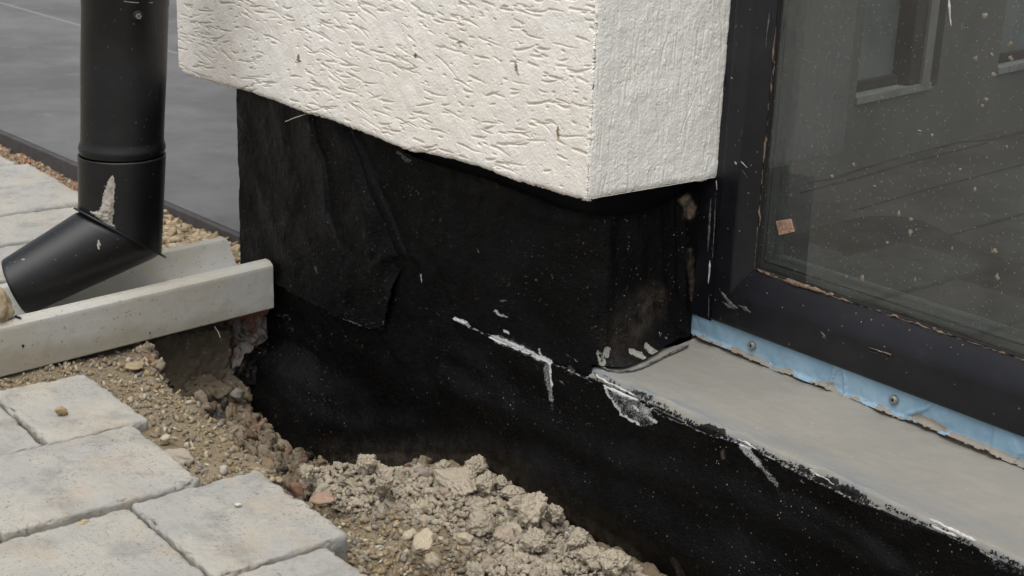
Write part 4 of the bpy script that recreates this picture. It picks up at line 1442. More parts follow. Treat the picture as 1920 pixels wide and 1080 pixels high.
def undulate(P, qx, qy, amp=1.0):
    h = 0.0030 * fbm(P, 8, 2, 0.5, 31) + 0.0013 * fbm(P, 30, 3, 0.5, 33)
    for pts, a_, w_ in RIDGES:
        d_ = pline_dist(qx, qy, pts)
        side_ = qx - np.interp(qy, [q_[1] for q_ in pts], [q_[0] for q_ in pts]) if pts[0][1] < pts[-1][1] else qy
        h = h + a_ * np.exp(-(d_ / w_) ** 2) - 0.5 * a_ * np.exp(-((d_ - 2 * w_) / w_) ** 2) * (side_ > 0)
    h = h + 0.00022 * fbm(P, 260, 3, 0.6, 34)
    return h * amp


STEP = 0.0016
RC = 0.010
# upper sheet: front, round the corner, along the reveal
s_front = np.arange(XPL, XC - RC, STEP)
s_arc = np.linspace(0, math.pi / 2, 12)[1:]
X_ = list(s_front); Y_ = [YP] * len(s_front); NX = [0.0] * len(s_front); NY = [-1.0] * len(s_front)
for t in s_arc:
    X_.append(XC - RC + RC * math.sin(t)); Y_.append(YP + RC - RC * math.cos(t)); NX.append(math.sin(t)); NY.append(-math.cos(t))
XE = float(at_y(1293, 560, YD)[0])
nside = 98
for t in np.linspace(0, 1, nside)[1:]:
    X_.append(XC + (XE - XC) * t); Y_.append(YP + RC + (YD + 0.004 - YP - RC) * t); NX.append(1.0); NY.append(0.0)
X_, Y_, NX, NY = map(np.array, (X_, Y_, NX, NY))
zz = np.arange(ZG, 0.42, STEP)
SX, ZZ = np.meshgrid(X_, zz); SY = np.meshgrid(Y_, zz)[0]; NXX = np.meshgrid(NX, zz)[0]; NYY = np.meshgrid(NY, zz)[0]
P0 = np.stack([SX, SY, ZZ], -1)
c_, qx, qy = paint(P0)
h = undulate(P0, qx, qy)
side = NXX > 0.5
f1 = pline_dist(qx, qy, FOLD1); f2 = pline_dist(qx, qy, FOLD2)
sx1 = qx - np.interp(qy, [p[1] for p in FOLD1], [p[0] for p in FOLD1])
sx2 = qx - np.interp(qy, [p[1] for p in FOLD2], [p[0] for p in FOLD2])
fade1 = 1 - sstep(400, 480, qy)
fade2 = 1 - sstep(430, 520, qy)
h = h + 0.0045 * fade1 * sstep(-26, -1, sx1) * (1 - sstep(-1, 4, sx1)) + 0.0035 * fade2 * sstep(-30, 0, sx2) * (1 - sstep(0, 4, sx2))
h = h - 0.0018 * np.exp(-((pline_dist(qx, qy, [(800, 300), (920, 440), (1010, 560), (1040, 660)]) - 0) / 28) ** 2)
# vertical channels on the reveal sheet near the frame
h = h + side * (0.0030 * np.exp(-((qx - 1283) / 5) ** 2) * (qy > 395) - 0.0022 * np.exp(-((qx - 1272) / 5) ** 2) + 0.0016 * np.sin(qx * 0.06 + 0.01 * qy))
# curling foot of the sheet, spread over the sill
zb_side = ZS + 0.0035
cs = np.clip((XC + 0.002 - SX) / 0.02, 0, 1)
lift = np.exp(-np.clip(ZZ - zb_side, 0, 1) / 0.009)
arcpos = np.clip((SY - YP) / (YD - YP), 0, 1)
flare = 0.019 * sstep(0.0, 0.16, arcpos) * (1 - 0.93 * sstep(0.45, 0.98, arcpos)) * lift
h = h + flare + 0.0010 * fbm(P0, 70, 3, 0.5, 40) * lift * side
# top lip, standing off the wall
tp = np.interp(qx, [p[0] for p in TOPL], [p[1] for p in TOPL], left=-200)
lip = np.clip(1 - (qy - tp) / 16, 0, 1) * (qx > 740)
h = h + 0.0035 * lip ** 2
# swelling of the lower left, where the sheet is dressed over the footing
zl = -0.045 + 0.010 * fbm(P0, 10, 2, 0.5, 44)
foot = sstep(0.012, -0.03, ZZ - zl) * (1 - sstep(-1.62, -1.36, SX))
h = h + 0.026 * foot + 0.020 * sstep(0.0, -0.10, ZZ + 0.04) * (1 - sstep(-1.5, -1.15, SX))
P = P0 + np.stack([NXX * h, NYY * h, 0 * h], -1)
P[..., 0] -= foot * 0.008 * np.clip(1 - (SX - XPL) / 0.10, 0, 1)
keep = (qy > tp + 1.5 * fbm(np.stack([qx, qy, qx * 0], -1), 0.05, 3)) & ~(side & (ZZ < zb_side + 0.002 * fbm(P0, 60, 2, 0.5, 3)))
arcm = (NXX > 0.25) & (ZZ < zb_side)
keep &= ~arcm
keep &= (P0[..., 2] < 0.42)
V, F, C = compact(P.reshape(-1, 3), gfaces(P.shape[0], P.shape[1], keep), {k_: v_.ravel() for k_, v_ in c_.items()})
mk("upper_sheet", V, F, M['membrane'], parent=pl, cols=C)

# flap: the torn double layer at the left
FLAP = [(440, 60), (440, 524), (456, 524), (490, 528), (520, 533), (548, 547), (575, 561), (610, 578), (645, 596), (680, 610), (704, 616), (719, 617), (724, 606), (731, 575), (738, 548), (742, 520), (752, 495), (763, 480), (748, 452), (733, 412), (710, 358), (690, 300), (664, 240), (650, 60)]
fx = np.arange(XPL - 0.0005, -1.30, STEP)
SX, ZZ = np.meshgrid(fx, np.arange(-0.05, 0.42, STEP))
P0 = np.stack([SX, np.full_like(SX, YP - 0.004), ZZ], -1)
c_, qx, qy = paint(P0)
N3 = np.stack([qx, qy, qx * 0], -1)
ins = in_poly(qx + 1.2 * fbm(N3, 0.05, 2), qy + 1.2 * fbm(N3, 0.05, 2, seed=4), FLAP)
dE = pline_dist(qx, qy, FLAP[1:20])
sx1 = qx - np.interp(qy, [p[1] for p in FOLD1], [p[0] for p in FOLD1])
fade1 = 1 - sstep(420, 520, qy)
h = undulate(P0, qx, qy, 1.0) + 0.0046 * fade1 * sstep(-30, -1, sx1) * (1 - sstep(-1, 4, sx1)) + 0.004
h = h + 0.003 * np.exp(-((qx - 660) / 80) ** 2 - ((qy - 560) / 70) ** 2) + 0.0010 * np.exp(-dE / 7) * (qy > 500)
h = h - 0.0025 * np.exp(-((qx - 735 + (qy - 500) * 0.1) / 12) ** 2) 
P = P0 + np.stack([0 * h, -h, 0 * h], -1)
rgt = [q_ for q_ in FLAP if q_[0] > 655 and q_[1] < 560 or q_ == (742, 520)]
dR = np.interp(qy, [q_[1] for q_ in rgt[::-1]], [q_[0] for q_ in rgt[::-1]]) - qx
P[..., 1] += 0.011 * (1 - sstep(-2, 42, dR)) * (1 - sstep(480, 545, qy))
keep = ins & (SX > XPL)
V, F, C = compact(P.reshape(-1, 3), gfaces(P.shape[0], P.shape[1], keep), {k_: v_.ravel() for k_, v_ in c_.items()})
o = mk("loose_flap", V, F, M['membrane'], parent=pl, cols=C)
so = o.modifiers.new("thickness", 'SOLIDIFY'); so.thickness = 0.0022; so.offset = -1
o["label"] = "loose dull flap hanging at the left with a torn lower edge"

# crumpled ledge where the sheet turns over the footing
lx, lt = np.meshgrid(np.linspace(0, 1, 90), np.linspace(0, 1, 60))
pa_, pb_ = at_y(455, 652, YP - 0.035), at_y(548, 712, YP - 0.020)
LP = pa_[None, None] * (1 - lx[..., None]) + pb_[None, None] * lx[..., None]
wd_ = 0.040 * (1 - 0.6 * lx)
LP = LP + np.stack([0 * lx, (0.5 - lt) * wd_ * 1.3 + 0.008, (0.40 - lt) * (0.012 + 0.052 * lt)], -1)
LP = LP + 0.0045 * np.stack([fbm(LP, 38, 4, 0.6, 71), fbm(LP, 38, 4, 0.6, 72), fbm(LP, 45, 4, 0.6, 73)], -1)
c_, qx, qy = paint(LP)
c_["dust"] = np.maximum(c_["dust"], 0.55 * sstep(0.2, 0.8, fbm(LP, 40, 3, 0.6, 75)))
c_["scuff"] = np.clip(c_["scuff"] + 0.9 * sstep(0.25, 0.0, lt), 0, 1)
o = mk("crumpled_ledge", LP.reshape(-1, 3), gfaces(*lx.shape), M['membrane'], parent=pl, cols={k_: v_.ravel() for k_, v_ in c_.items()})
so = o.modifiers.new("thickness", 'SOLIDIFY'); so.thickness = 0.003

# apron: the lower sheet below the sill
APR = [(828, 592), (845, 595), (862, 601), (895, 617), (930, 632), (965, 648), (1000, 665), (1036, 683), (1075, 697), (1113, 711), (1136, 722), (1175, 736), (1240, 770), (1300, 795), (1380, 826), (1440, 852), (1500, 884), (1560, 912), (1620, 940), (1690, 968), (1750, 990), (1830, 1024), (1920, 1066), (2300, 1235), (2300, 2600), (700, 2600), (812, 1000), (821, 860), (822, 700), (825, 640)]
SX, ZZ = np.meshgrid(np.arange(-1.32, -0.36, STEP), np.arange(ZG, 0.16, STEP))
P0 = np.stack([SX, np.full_like(SX, YP - 0.003), ZZ], -1)
c_, qx, qy = paint(P0)
N3 = np.stack([qx, qy, qx * 0], -1)
jit = 1.6 * fbm(N3, 0.06, 3, 0.6, 4)
ins = in_poly(qx + jit * 0.5, qy + jit, APR)
dE = pline_dist(qx, qy, APR[:24] )
h = undulate(P0, qx, qy, 1.0) + 0.001 + 0.0016 * np.exp(-dE / 6) * (0.6 + 0.6 * fbm(N3, 0.03, 2))
wv = qy - (700 + 0.42 * (qx - 820))
h = h + 0.007 * np.exp(-((wv - 10) / 26) ** 2) * np.exp(-((qx - 900) / 75) ** 2)
h = h + 0.010 * np.exp(-((qy - (870 + 0.55 * (qx - 1000))) / 38) ** 2) * sstep(880, 1020, qx) + 0.0030 * np.exp(-((qy - (790 + 0.42 * (qx - 1000))) / 30) ** 2)
P = P0 + np.stack([0 * h, -h, 0 * h], -1)
V, F, C = compact(P.reshape(-1, 3), gfaces(P.shape[0], P.shape[1], ins), {k_: v_.ravel() for k_, v_ in c_.items()})
o = mk("apron_sheet", V, F, M['membrane'], parent=pl, cols=C)
o["label"] = "wide black sheet below the sill with powdery white smears"
so = o.modifiers.new("thickness", 'SOLIDIFY'); so.thickness = 0.002; so.offset = -1
# its run beyond the view
V, F = join([box(-0.362, 0.6, YP - 0.003, YP + 0.02, -0.3, ZS - 0.02)])
mk("apron_end", V, F, M['membrane'], parent=pl, smooth=False, cols={k_: np.zeros(len(V)) for k_ in ("smear", "dust", "paint", "scuff")})

# sealant beads left along the seam
def bead(pxs, rad, seed, Y=None, name="sealant_bead", mat='sealant', par=pl, n=8, wob=0.0007, dz=0.0):
    pts = np.array([at_y(a_, b_, Y if Y else YP - 0.0055) for a_, b_ in pxs]) + np.array([0, 0, dz])
    pts = resample(pts, 0.0012)
    t = np.linspace(0, 1, len(pts))
    rr = rad * (0.55 + 0.45 * np.sin(math.pi * t) ** 0.5) * (1 + 0.45 * fbm(pts, 130, 3, 0.6, seed))
    V, F = tube(pts, np.clip(rr, 0.0001, 1), n, wob, seed)
    return mk(name, V, F, M[mat], parent=par)
lp = [at_z(a_, b_, ZS + 0.0022) for a_, b_ in [(1127, 676), (1129, 688), (1140, 694), (1160, 697), (1185, 695), (1206, 689), (1230, 677), (1262, 661), (1290, 648)]]
lp = resample(np.array(lp), 0.0012)
V, F = tube(lp, np.clip(0.0013 * (1 + 0.35 * fbm(lp, 90, 3, 0.6, 3)), 0.0003, 1), 8, 0.0004, 5)
mk("sheet_lip", V, F, M['lip'], parent=pl)
bead([(853, 598), (862, 601), (873, 607)], 0.0010, 1)
bead([(928, 632), (945, 638), (965, 647)], 0.0008, 2)
bead([(965, 647), (990, 659), (1012, 670), (1030, 680)], 0.0006, 3)
bead([(1118, 703), (1135, 716), (1160, 726), (1190, 742)], 0.0011, 4, YP - 0.002)
bead([(1385, 824), (1400, 831), (1420, 842)], 0.0007, 5)
bead([(1518, 880), (1540, 893), (1565, 908)], 0.0006, 6)
bead([(1742, 972), (1765, 984), (1800, 1001), (1832, 1016)], 0.0015, 7)
bead([(1748, 985), (1775, 1000), (1795, 1006)], 0.0010, 8, YP - 0.007)
# dry stalk caught under the plaster
pts = [at_y(535, 228, YW - 0.012), at_y(552, 221, YW - 0.006), at_y(576, 213, YW + 0.01)]
V, F = tube(resample(pts, 0.004), [0.0004] * len(resample(pts, 0.004)), 6)
o = mk("straw", V, F, M['fiber'], origin=pts[1]); tag(o, "short pale straw sticking out between the black membrane and the plaster", "straw")
pts = [at_x(402, 612, -1.655), at_x(409, 622, -1.652), at_x(413, 633, -1.650)]
V, F = tube(resample(pts, 0.003), [0.0006] * len(resample(pts, 0.003)), 6)
o = mk("straw", V, F, M['fiber'], origin=pts[1]); tag(o, "short pale straw hanging under the end of the concrete channel", "straw")

# ------------------------------------------------------------------ sill
sl = thing("door_sill", "smooth grey beige coated sill under the glazed door frame", "sill", (-0.6, YP, ZS - 0.03))
sx = np.arange(XC - 0.012, 0.62, 0.0022)
sy = np.r_[YP - 0.001, np.arange(YP + 0.0005, YD + 0.012, 0.0018)]
A, B = np.meshgrid(sx, sy)
Zs_ = np.full_like(A, ZS)
P0 = np.stack([A, B, Zs_], -1)
qx, qy = to_px(P0)
hh = 0.0010 * fbm(P0, 12, 3, 0.5, 51) + 0.00035 * fbm(P0, 60, 3, 0.6, 52)
dfr = B - YP
rag = 0.0035 * fbm(P0, 34, 4, 0.6, 54)
hh = hh - 0.012 * np.clip(1 - (dfr + rag * 0.6) / 0.0065, 0, 1) ** 1.6
hh = hh + 0.0015 * sstep(YD - 0.02, YD + 0.008, B) * (1 + fbm(P0, 50, 3, 0.5, 3))
P = P0 + np.stack([0 * hh, 0 * hh, hh], -1)
blk = np.exp(-np.clip(dfr - 0.002, 0, 1) / 0.0050) * 0.66 * sstep(-0.985, -0.95, A) * (0.75 + 0.6 * fbm(P0, 12, 2, 0.5, 57))
blk = np.where(dfr < 0.003, np.maximum(blk, 0.45), blk)
brush = np.exp(-np.clip(dfr - 0.006, 0, 1) / 0.018) * 1.0
crack = np.exp(-np.abs(B - (YD + 0.003)) / 0.002) * 0.55
o = mk("sill_top", P.reshape(-1, 3), gfaces(*A.shape), M['sill'], parent=sl, cols={"black": np.clip(blk, 0, 1).ravel(), "brush": brush.ravel()})
V, F = join([box(XC - 0.012, 0.62, YP + 0.003, YD + 0.2, -0.1, ZS - 0.014)])
mk("sill_block", V, F, M['black'], parent=sl, smooth=False)
# ragged tar crumbs in the gap between the sill and the apron
r = np.random.default_rng(5)
Vs, Fs, n0 = [], [], 0
for i in range(800):
    t = r.uniform(0, 1)
    a_ = 1190 + (1960 - 1190) * t
    if fbm(np.array([[a_ * 0.012, 0, 0]]), 1, 2, seed=3)[0] < -0.25: continue
    b_ = 745 + (a_ - 1190) * 0.4345 + r.normal(0, 2.0)
    p_ = at_y(a_, b_, YP - 0.0005)
    P, F = rock(r.uniform(0.0003, 0.0010), 1, int(r.integers(0, 50)), 0.5)
    Vs.append(P + p_); Fs.append(F + n0); n0 += len(P)
mk("tar_crumbs", np.concatenate(Vs), np.concatenate(Fs), M['bitumen_crumb'], parent=sl)

# ------------------------------------------------------------------ blue foam strip with two screws
YB = YD + 0.006
ZF0 = float(at_y(1600, 698, YD)[2])
fm = thing("foam_strip", "pale blue foam board strip between the door frame and the sill, smeared with mortar", "foam", (-0.6, YB, ZS))
bx = np.arange(XE - 0.002, 0.62, 0.0015)
bz = np.arange(ZS - 0.004, ZF0 + 0.016, 0.0012)
A, B = np.meshgrid(bx, bz)
P0 = np.stack([A, np.full_like(A, YB), B], -1)
botz = ZS + 0.0035 + 0.0018 * fbm(np.stack([A, A * 0, A * 0], -1), 22, 3, 0.6, 3) + 0.0012 * fbm(np.stack([A, A * 0, A * 0], -1), 120, 3, 0.6, 4)
hh = 0.0011 * fbm(P0, 18, 3, 0.55, 62) + 0.0009 * np.abs(fbm(P0, 55, 3, 0.6, 63)) + 0.003 * sstep(0.006, 0, B - botz)
ridge = np.abs(fbm(P0 * np.array([1, 1, 0.6]), 16, 2, 0.5, 66))
hh = hh + 0.0018 * (ridge < 0.05)
P = P0 - np.stack([0 * hh, hh, 0 * hh], -1)
qx, qy = to_px(P0)
mo = 0.56 * (1 - sstep(0.003, 0.012, B - botz + 0.006 * fbm(P0, 26, 3, 0.5, 64)))
for (ca, cb, ra, rb, st) in [(1340, 645, 22, 14, 0.6), (1450, 690, 70, 12, 0.6), (1360, 640, 14, 18, 0.4), (1890, 855, 30, 8, 0.5)]:
    mo = np.maximum(mo, st * np.clip(1.25 - np.hypot((qx - ca) / ra, (qy - cb - (qx - ca) * 0.40) / rb), 0, 1))
V, F, C = compact(P.reshape(-1, 3), gfaces(A.shape[0], A.shape[1], B > botz), {"mortar": mo.ravel()})
mk("foam_board", V, F, M['foam'], parent=fm, cols=C)
V, F = box(XE - 0.002, 0.62, YB + 0.004, YB + 0.05, ZS - 0.006, ZF0 + 0.016)
mk("backing", V, F, M['dust'], parent=fm, smooth=False)
for (a_, b_) in [(1409, 648), (1675, 750), (2010, 885)]:
    p_ = at_y(a_, b_, YB - 0.0025)
    Rm = np.array([[1, 0, 0], [0, 0, 1], [0, -1, 0]], float)
    V, F = lathe([(0.0, 0.0008), (0.0010, 0.0010), (0.0018, 0.0022), (0.0034, 0.0020), (0.0045, 0.0012), (0.0047, -0.002)], 28)
    sc = mk("screw", place(V, p_, Rm), F, M['metal'], parent=fm)
    V, F = join([box(-0.0017, 0.0017, -0.0003, 0.0003, 0.0011, 0.0021), box(-0.0003, 0.0003, -0.0017, 0.0017, 0.0012, 0.0022)])
    ca_, sa_ = math.cos(0.5), math.sin(0.5)
    V = V @ np.array([[ca_, sa_, 0], [-sa_, ca_, 0], [0, 0, 1]])
    mk("cross_slot", place(V, p_, Rm), F, M['black'], parent=sc, smooth=False)

# ------------------------------------------------------------------ glazed door: frame, gasket, glass
X0F = float(at_y(1338, 500, YD)[0])
Z0F = float(at_y(1400, 626, YD)[2])
X1F, Z1F = 0.30, 2.25
gi = at_y(1419, 500, YD + 0.014)
WL = float(gi[0]) - X0F                # width of the stile up to the glass
WB = float(at_y(1600, 561, YD + 0.014)[2]) - Z0F
dr = thing("glazed_door", "tall black framed glazed door with dusty speckled glass, beside the white pillar", "door", (-0.3, YD + 0.03, Z0F))
YG = YD + 0.016


def swept(prof, name, mat, n_per=1, par=dr, wob=0):
    """a mitred frame: prof = (share of the width from the outer edge inwards, depth behind the face)"""
    rings = []
    for t, dpt in prof:
        wl, wb = t * WL, t * WB
        x0, z0, x1, z1 = X0F + wl, Z0F + wb, X1F - wl, Z1F - wb
        rings.append([(x0, z0, dpt), (x1, z0, dpt), (x1, z1, dpt), (x0, z1, dpt)])
    V, F, m_ = [], [], 0
    for side_ in range(4):
        j = (side_ + 1) % 4
        nseg = 60
        for ring_ in rings:
            for s_ in np.linspace(0, 1, nseg + 1):
                V.append((ring_[side_][0] * (1 - s_) + ring_[j][0] * s_, YD + ring_[side_][2], ring_[side_][1] * (1 - s_) + ring_[j][1] * s_))
        F.append(gfaces(len(rings), nseg + 1) + m_)
        m_ += len(rings) * (nseg + 1)
    return mk(name, np.array(V), np.concatenate(F), mat, parent=par)
prof = [(0.0, 0.05), (0.0, 0.003), (0.012, 0.0012), (0.04, 0.0)] + [(t, 0.0) for t in np.linspace(0.1, 0.48, 6)]
for t in np.linspace(0, 1, 10):
    prof.append((0.50 + 0.42 * t, 0.0125 * (t ** 1.6)))
prof += [(0.945, 0.0135), (0.955, 0.0165), (0.955, 0.03)]
swept(prof, "frame", M['frame'])
swept([(0.957, 0.0135), (0.962, 0.0125), (0.975, 0.0125), (0.985, 0.0145), (0.985, 0.03)], "gasket", M['gasket'])
# mitre joint, a hairline
V, F = tube(np.array([(X0F + 0.001, YD + 0.0012, Z0F + 0.001), (X0F + WL * 0.53, YD - 0.0001, Z0F + WB * 0.53), (X0F + WL * 0.75, YD + 0.0052, Z0F + WB * 0.75), (X0F + WL * 0.94, YD + 0.0128, Z0F + WB * 0.94)]), 0.00028, 6)
mk("mitre_joint", V, F, M['black'], parent=dr)
# extension profile beside the frame
V, F = join([box(XE - 0.012, X0F - 0.0008, YD + 0.003, YD + 0.05, Z0F - 0.002, 2.25)])
mk("extension_profile", V, F, M['frame'], parent=dr, smooth=False)
# brown dust packed along the gasket
def dustline(pts, rad, seed, mat='dust', par=dr, name="dust_line", wob=0.0009):
    pts = resample(np.array(pts), 0.0016)
    rr = rad * np.clip(0.95 + 0.6 * fbm(pts, 42, 4, 0.65, seed), 0.45, 2.2)
    V, F = tube(pts, rr, 7, wob, seed)
    return mk(name, V, F, M[mat], parent=par)
gx0, gz0 = X0F + WL * 0.95, Z0F + WB * 0.955
dustline([(gx0, YD + 0.0135, gz0), (gx0 + 0.10, YD + 0.0135, gz0), (X1F - WL, YD + 0.0135, gz0)], 0.0011, 3)
dustline([(gx0, YD + 0.0135, gz0), (gx0, YD + 0.0135, 0.8)], 0.0008, 5)
dustline([(gx0 + 0.045, YD + 0.0125, gz0 + 0.0005), (gx0 + 0.105, YD + 0.0125, gz0 + 0.0005)], 0.0017, 8, wob=0.0012)
# drainage slot in the bottom rail
c1, c2 = at_y(1629, 654, YD), at_y(1671, 668, YD)
zc_ = (c1[2] + c2[2]) / 2
pts = np.array([(c1[0], YD - 0.0002, c1[2] - 0.0002), (c2[0], YD - 0.0002, c2[2] + 0.0002)])
V, F = tube(resample(pts, 0.001), 0.0021, 10, 0.0003, 3)
V[:, 1] = YD + (V[:, 1] - YD) * 0.25
sl_ = mk("drain_slot", V, F, M['dust'], parent=dr)
V, F = tube(resample(pts, 0.001), 0.0013, 10, 0.0004, 4)
V[:, 1] = YD - 0.0008 + (V[:, 1] - YD) * 0.2
mk("slot_hole", V, F, M['black'], parent=sl_)
# scratches and dabs of plaster on the frame
def dab(name, pxs, w, seed, mat, Y=YD, par=dr, off=0.0002):
    pts = resample(np.array([at_y(a_, b_, Y - off) for a_, b_ in pxs]), 0.001)
    t = np.linspace(0, 1, len(pts))
    V, F = tube(pts, np.clip(w * (0.3 + 0.7 * np.sin(math.pi * t)) * (1 + 0.5 * fbm(pts, 200, 2, seed=seed)), 0.00005, 1), 7, 0.0002, seed)
    V[:, 1] = Y - off + (V[:, 1] - (Y - off)) * 0.25
    return mk(name, V, F, M[mat], parent=par)
M['scuff'] = m_plain("scuff_mark", (0.16, 0.155, 0.15), 0.9, nscale=300, var=0.8, bump=1)
for i, (pts_, w, mt, Yo) in enumerate([
        ([(1389, 302), (1395, 308), (1401, 314)], 0.0009, 'sealant', YD), ([(1378, 303), (1381, 309)], 0.0014, 'mortar', YD), ([(1390, 318), (1397, 326), (1402, 334)], 0.0005, 'scuff', YD),
        ([(1392, 240), (1390, 258)], 0.0004, 'scuff', YD), ([(1370, 145), (1374, 147)], 0.0009, 'mortar', YD), ([(1378, 50), (1384, 48)], 0.0011, 'scuff', YD), ([(1443, 22), (1438, 60), (1436, 92)], 0.0009, 'scuff', YD + 0.004),
        ([(1352, 547), (1362, 560), (1372, 572), (1383, 578)], 0.0022, 'scuff', YD), ([(1354, 566), (1366, 574), (1378, 580)], 0.0013, 'scuff', YD), ([(1385, 572), (1396, 578), (1408, 586)], 0.0018, 'scuff', YD),
        ([(1539, 622), (1548, 632)], 0.0013, 'scuff', YD), ([(1541, 630), (1551, 638)], 0.0007, 'scuff', YD), ([(1614, 603), (1616, 604)], 0.0010, 'mortar', YD), ([(1500, 616), (1501, 617)], 0.0008, 'scuff', YD),
        ([(1331, 488), (1330, 510), (1328, 530)], 0.0017, 'sealant', YD + 0.002), ([(1329, 552), (1329, 580), (1328, 596)], 0.0007, 'scuff', YD + 0.001), ([(1343, 338), (1344, 356)], 0.0008, 'sealant', YD),
        ([(1333, 372), (1330, 420), (1327, 470)], 0.0016, 'scuff', YD + 0.0025), ([(1342, 372), (1339, 430), (1336, 485)], 0.0008, 'scuff', YD)]):
    dab("scratch" if mt == 'scuff' else "plaster_dab", pts_, w, i, mt, Yo)
# glass
def pane(name, Y, mat, th=0.004):
    V, F = box(X0F + WL * 0.93, X1F - WL * 0.93, Y, Y + th, Z0F + WB * 0.93, Z1F - WB * 0.93)
    return mk(name, V, F, mat, parent=dr, smooth=False)
def pane_sheet(name, Y, mat, grid=40):
    V = np.array([(x, Y, z) for z in np.linspace(Z0F + WB * 0.93, Z1F - WB * 0.93, grid) for x in np.linspace(X0F + WL * 0.93, X1F - WL * 0.93, grid)])
    return mk(name, V, gfaces(grid, grid), mat, parent=dr, smooth=False)
gp = pane_sheet("glass_pane", YG, M['glass'])
swept([(0.99, 0.020), (1.115, 0.020), (1.115, 0.032), (1.16, 0.032), (1.16, 0.045)], "spacer_bar", M['spacer'])
swept([(1.09, 0.0195), (1.115, 0.0195)], "spacer_seal", M['gasket'])
# dried drips and mortar dots on the glass
r = np.random.default_rng(9)
spl = [(1847, 30, 6, 5), (1830, 110, 4, 4), (1860, 102, 4, 3), (1895, 82, 5, 4), (1895, 108, 4, 5), (1864, 140, 5, 4), (1849, 187, 4, 4), (1842, 198, 3, 3), (1601, 309, 4, 4), (1748, 253, 3, 3), (1800, 318, 3, 3), (1685, 401, 4, 5), (1708, 411, 4, 4), (1828, 355, 3, 4), (1707, 437, 4, 6), (1617, 522, 5, 6), (1864, 472, 6, 5), (1560, 330, 4, 3), (1640, 349, 4, 2), (1523, 275, 2, 3), (1724, 245, 5, 2), (1785, 466, 2, 3), (1870, 520, 4, 6), (1716, 524, 2, 4), (1587, 519, 2, 4), (1664, 455, 3, 3), (1888, 275, 3, 3)]
M['splash'] = m_plain("dried_splash", (0.30, 0.26, 0.20), 0.95, nscale=300, var=0.4, bump=1)
for i, (a_, b_, wa, wb) in enumerate(spl):
    p_ = at_y(a_, b_, YG - 0.0002)
    blob_on("dried_splash", gp, p_, (0, -1, 0), wa * 0.00052, wb * 0.00052, M['splash'], i * 1.3, th=0.0007, n=16)
for i in range(60):
    a_, b_ = r.uniform(1470, 1910), r.uniform(5, 600)
    if b_ > 480 + (a_ - 1440) * 0.33: continue
    p_ = at_y(a_, b_, YG - 0.0002)
    w = r.uniform(0.4, 1.4)
    blob_on("dried_splash", gp, p_, (0, -1, 0), w * 0.00052, w * r.uniform(0.6, 1.6) * 0.00052, M['splash'], i * 1.7, th=0.0003, n=8)
pts = [(1779, -10), (1780, 12), (1782, 36), (1783, 48)]
dab("plaster_drip", pts, 0.0011, 31, 'sealant', YG, gp, 0.0008)
# cork spacer pad stuck to the glass
pc_ = [at_y(a_, b_, YG - 0.0001) for a_, b_ in [(1458, 414), (1484, 410), (1491, 434), (1464, 440)]]
V = np.array([p for p in pc_] + [p + np.array([0.0004, -0.0035, 0.0]) for p in pc_])
V, F = V, np.array([(3, 2, 1, 0), (4, 5, 6, 7), (0, 1, 5, 4), (1, 2, 6, 5), (2, 3, 7, 6), (3, 0, 4, 7)])
o = mk("cork_pad", V, F[:, ::-1], M['cork'], smooth=False)
tag(o, "small tilted square cork pad stuck to the lower left of the glass", "cork pad")
bv = o.modifiers.new("soft", 'BEVEL'); bv.width = 0.0004; bv.segments = 2

# ------------------------------------------------------------------ the room behind the glass
ZI = 0.10
A_, B_ = at_z(1489, 350, ZI), at_z(1808, 262, ZI)
dw = (B_ - A_)[:2]; dw /= np.linalg.norm(dw)
start = A_[:2] + dw * ((1.16 - A_[1]) / dw[1])
end = A_[:2] + dw * 5.0
fl = np.array([(start[0], 1.155, ZI), (3.0, 1.155, ZI), (3.0, end[1], ZI), (end[0], end[1], ZI)])
o = o_floor = mk("room_floor", fl, [(0, 1, 2, 3)], M['inner_floor'], origin=(0, 3, ZI), smooth=False)
tag(o, "dim brownish floor of the room behind the glass", "floor", kind="structure")
iw = thing("inner_wall", "dim grey wall with a window seen through the glazed door", "wall", (start[0], start[1], ZI))
nw = np.array([dw[1], -dw[0]])            # into the room
def wp(t, z, d=0.0): return (start[0] + dw[0] * t + nw[0] * d, start[1] + dw[1] * t + nw[1] * d, z)
def wall_hit(px_, py_):
    r = ray(px_, py_)
    s_ = (start @ nw) / (r[:2] @ nw)
    p = r * s_ + np.array([0, 0, H])
    return (p[:2] - start) @ dw, p[2]
def wbox(t0, t1, z0, z1, d0, d1):
    c = [wp(t, z, d) for d in (d0, d1) for z in (z0, z1) for t in (t0, t1)]
    F = [(0, 2, 3, 1), (4, 5, 7, 6), (0, 1, 5, 4), (2, 6, 7, 3), (0, 4, 6, 2), (1, 3, 7, 5)]
    return np.array(c), np.array(F)
Lw = np.linalg.norm(end - start)
ta, zlo = wall_hit(1603, 195)
tb, _ = wall_hit(1758, 150)
tc_, zl2 = wall_hit(1872, 118)
zsill = zlo
V, F = join([wbox(0, Lw, ZI, zsill, -0.05, 0.0), wbox(0, ta, zsill, 2.6, -0.05, 0.0), wbox(tb, tc_, zsill, 2.6, -0.05, 0.0), wbox(tc_ + 1.2, Lw, zsill, 2.6, -0.05, 0.0), wbox(ta, tb, 2.0, 2.6, -0.05, 0.0), wbox(tc_, tc_ + 1.2, 2.0, 2.6, -0.05, 0.0)])
mk("wall_face", V, F, M['inner_wall'], parent=iw, smooth=False)
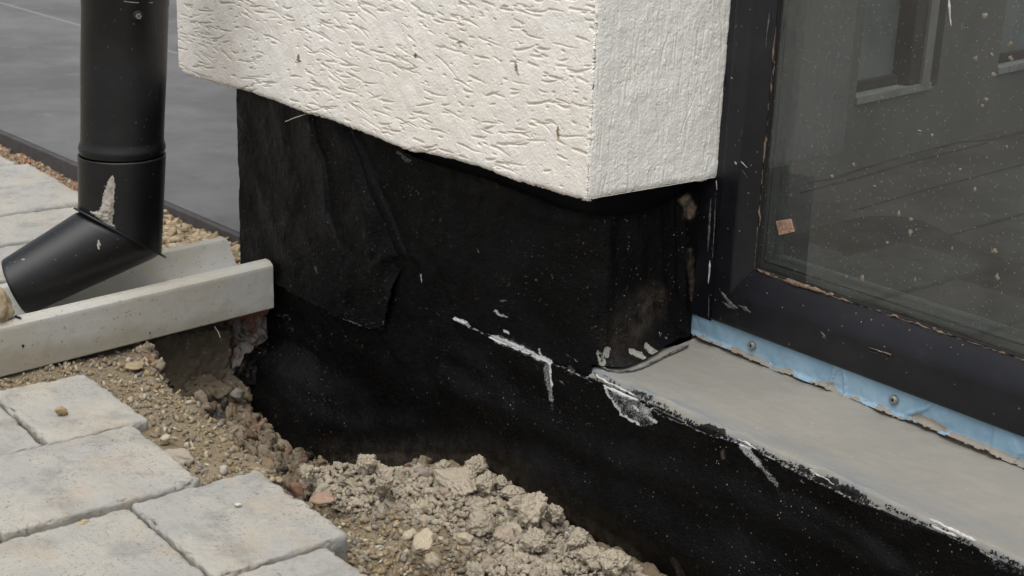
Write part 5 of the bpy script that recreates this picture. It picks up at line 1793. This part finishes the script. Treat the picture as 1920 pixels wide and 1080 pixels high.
for (t0, t1) in ((ta, tb), (tc_, tc_ + 1.2)):
    V, F = wbox(t0, t1, zsill, 2.0, -0.045, -0.035)
    wd = mk("window_glass", V, F, M['inner_pane'], parent=iw, smooth=False)
    V, F = wbox(t0, t0 + 0.9 * (t1 - t0), zsill - 0.001, zsill + 0.012, -0.034, 0.004)
    mk("window_sill", V, F, M['inner_sill'], parent=wd, smooth=False)
    V, F = wbox(t0, t1, zsill + 0.014, zsill + 0.030, -0.034, -0.022)
    mk("frame", V, F, M['inner_dark'], parent=wd, smooth=False)
    w_ = t1 - t0
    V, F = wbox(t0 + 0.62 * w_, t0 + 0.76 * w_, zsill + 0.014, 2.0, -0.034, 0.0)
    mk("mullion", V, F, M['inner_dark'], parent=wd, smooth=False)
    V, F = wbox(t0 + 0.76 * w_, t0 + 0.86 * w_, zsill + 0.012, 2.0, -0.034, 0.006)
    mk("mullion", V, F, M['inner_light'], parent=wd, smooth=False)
for (l_, w_) in (([(1440, 352), (1560, 335), (1690, 292), (1800, 266), (1860, 262), (1960, 236)], 0.0045), ([(1500, 362), (1620, 330), (1700, 306), (1850, 268)], 0.003), ([(1600, 395), (1750, 352), (1950, 300)], 0.002), ([(1700, 465), (1850, 420), (1990, 380)], 0.003), ([(1500, 318), (1560, 332)], 0.003)):
    cp = resample(np.array([at_z(a_, b_, ZI + 0.001) for a_, b_ in l_]), 0.02)
    tg = np.gradient(cp, axis=0); tg /= np.linalg.norm(tg, axis=1, keepdims=True)
    sd_ = np.stack([-tg[:, 1], tg[:, 0], tg[:, 0] * 0], -1) * w_ * (1 + 0.5 * fbm(cp, 9, 3, 0.6, 2))[:, None]
    V = np.concatenate([cp - sd_, cp + sd_])
    mk("floor_joint", V, gfaces(2, len(cp)), M['inner_dark'], parent=o_floor, smooth=False)
# dark sheet added on the floor to stand in for a dark reflection
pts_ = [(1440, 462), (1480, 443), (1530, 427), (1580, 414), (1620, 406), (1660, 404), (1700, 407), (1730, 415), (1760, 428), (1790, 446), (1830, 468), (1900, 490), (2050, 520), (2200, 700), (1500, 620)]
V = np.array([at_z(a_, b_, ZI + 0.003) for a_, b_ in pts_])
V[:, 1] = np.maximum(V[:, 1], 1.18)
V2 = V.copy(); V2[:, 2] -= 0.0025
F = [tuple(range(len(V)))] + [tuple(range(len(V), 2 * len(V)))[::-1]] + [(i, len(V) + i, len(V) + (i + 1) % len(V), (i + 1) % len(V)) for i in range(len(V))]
o = mk("reflection_sheet", np.concatenate([V, V2]), F, M['inner_dark'], smooth=False)
tag(o, "added dark sheet on the floor behind the glass, standing in for a reflection", "underlay")
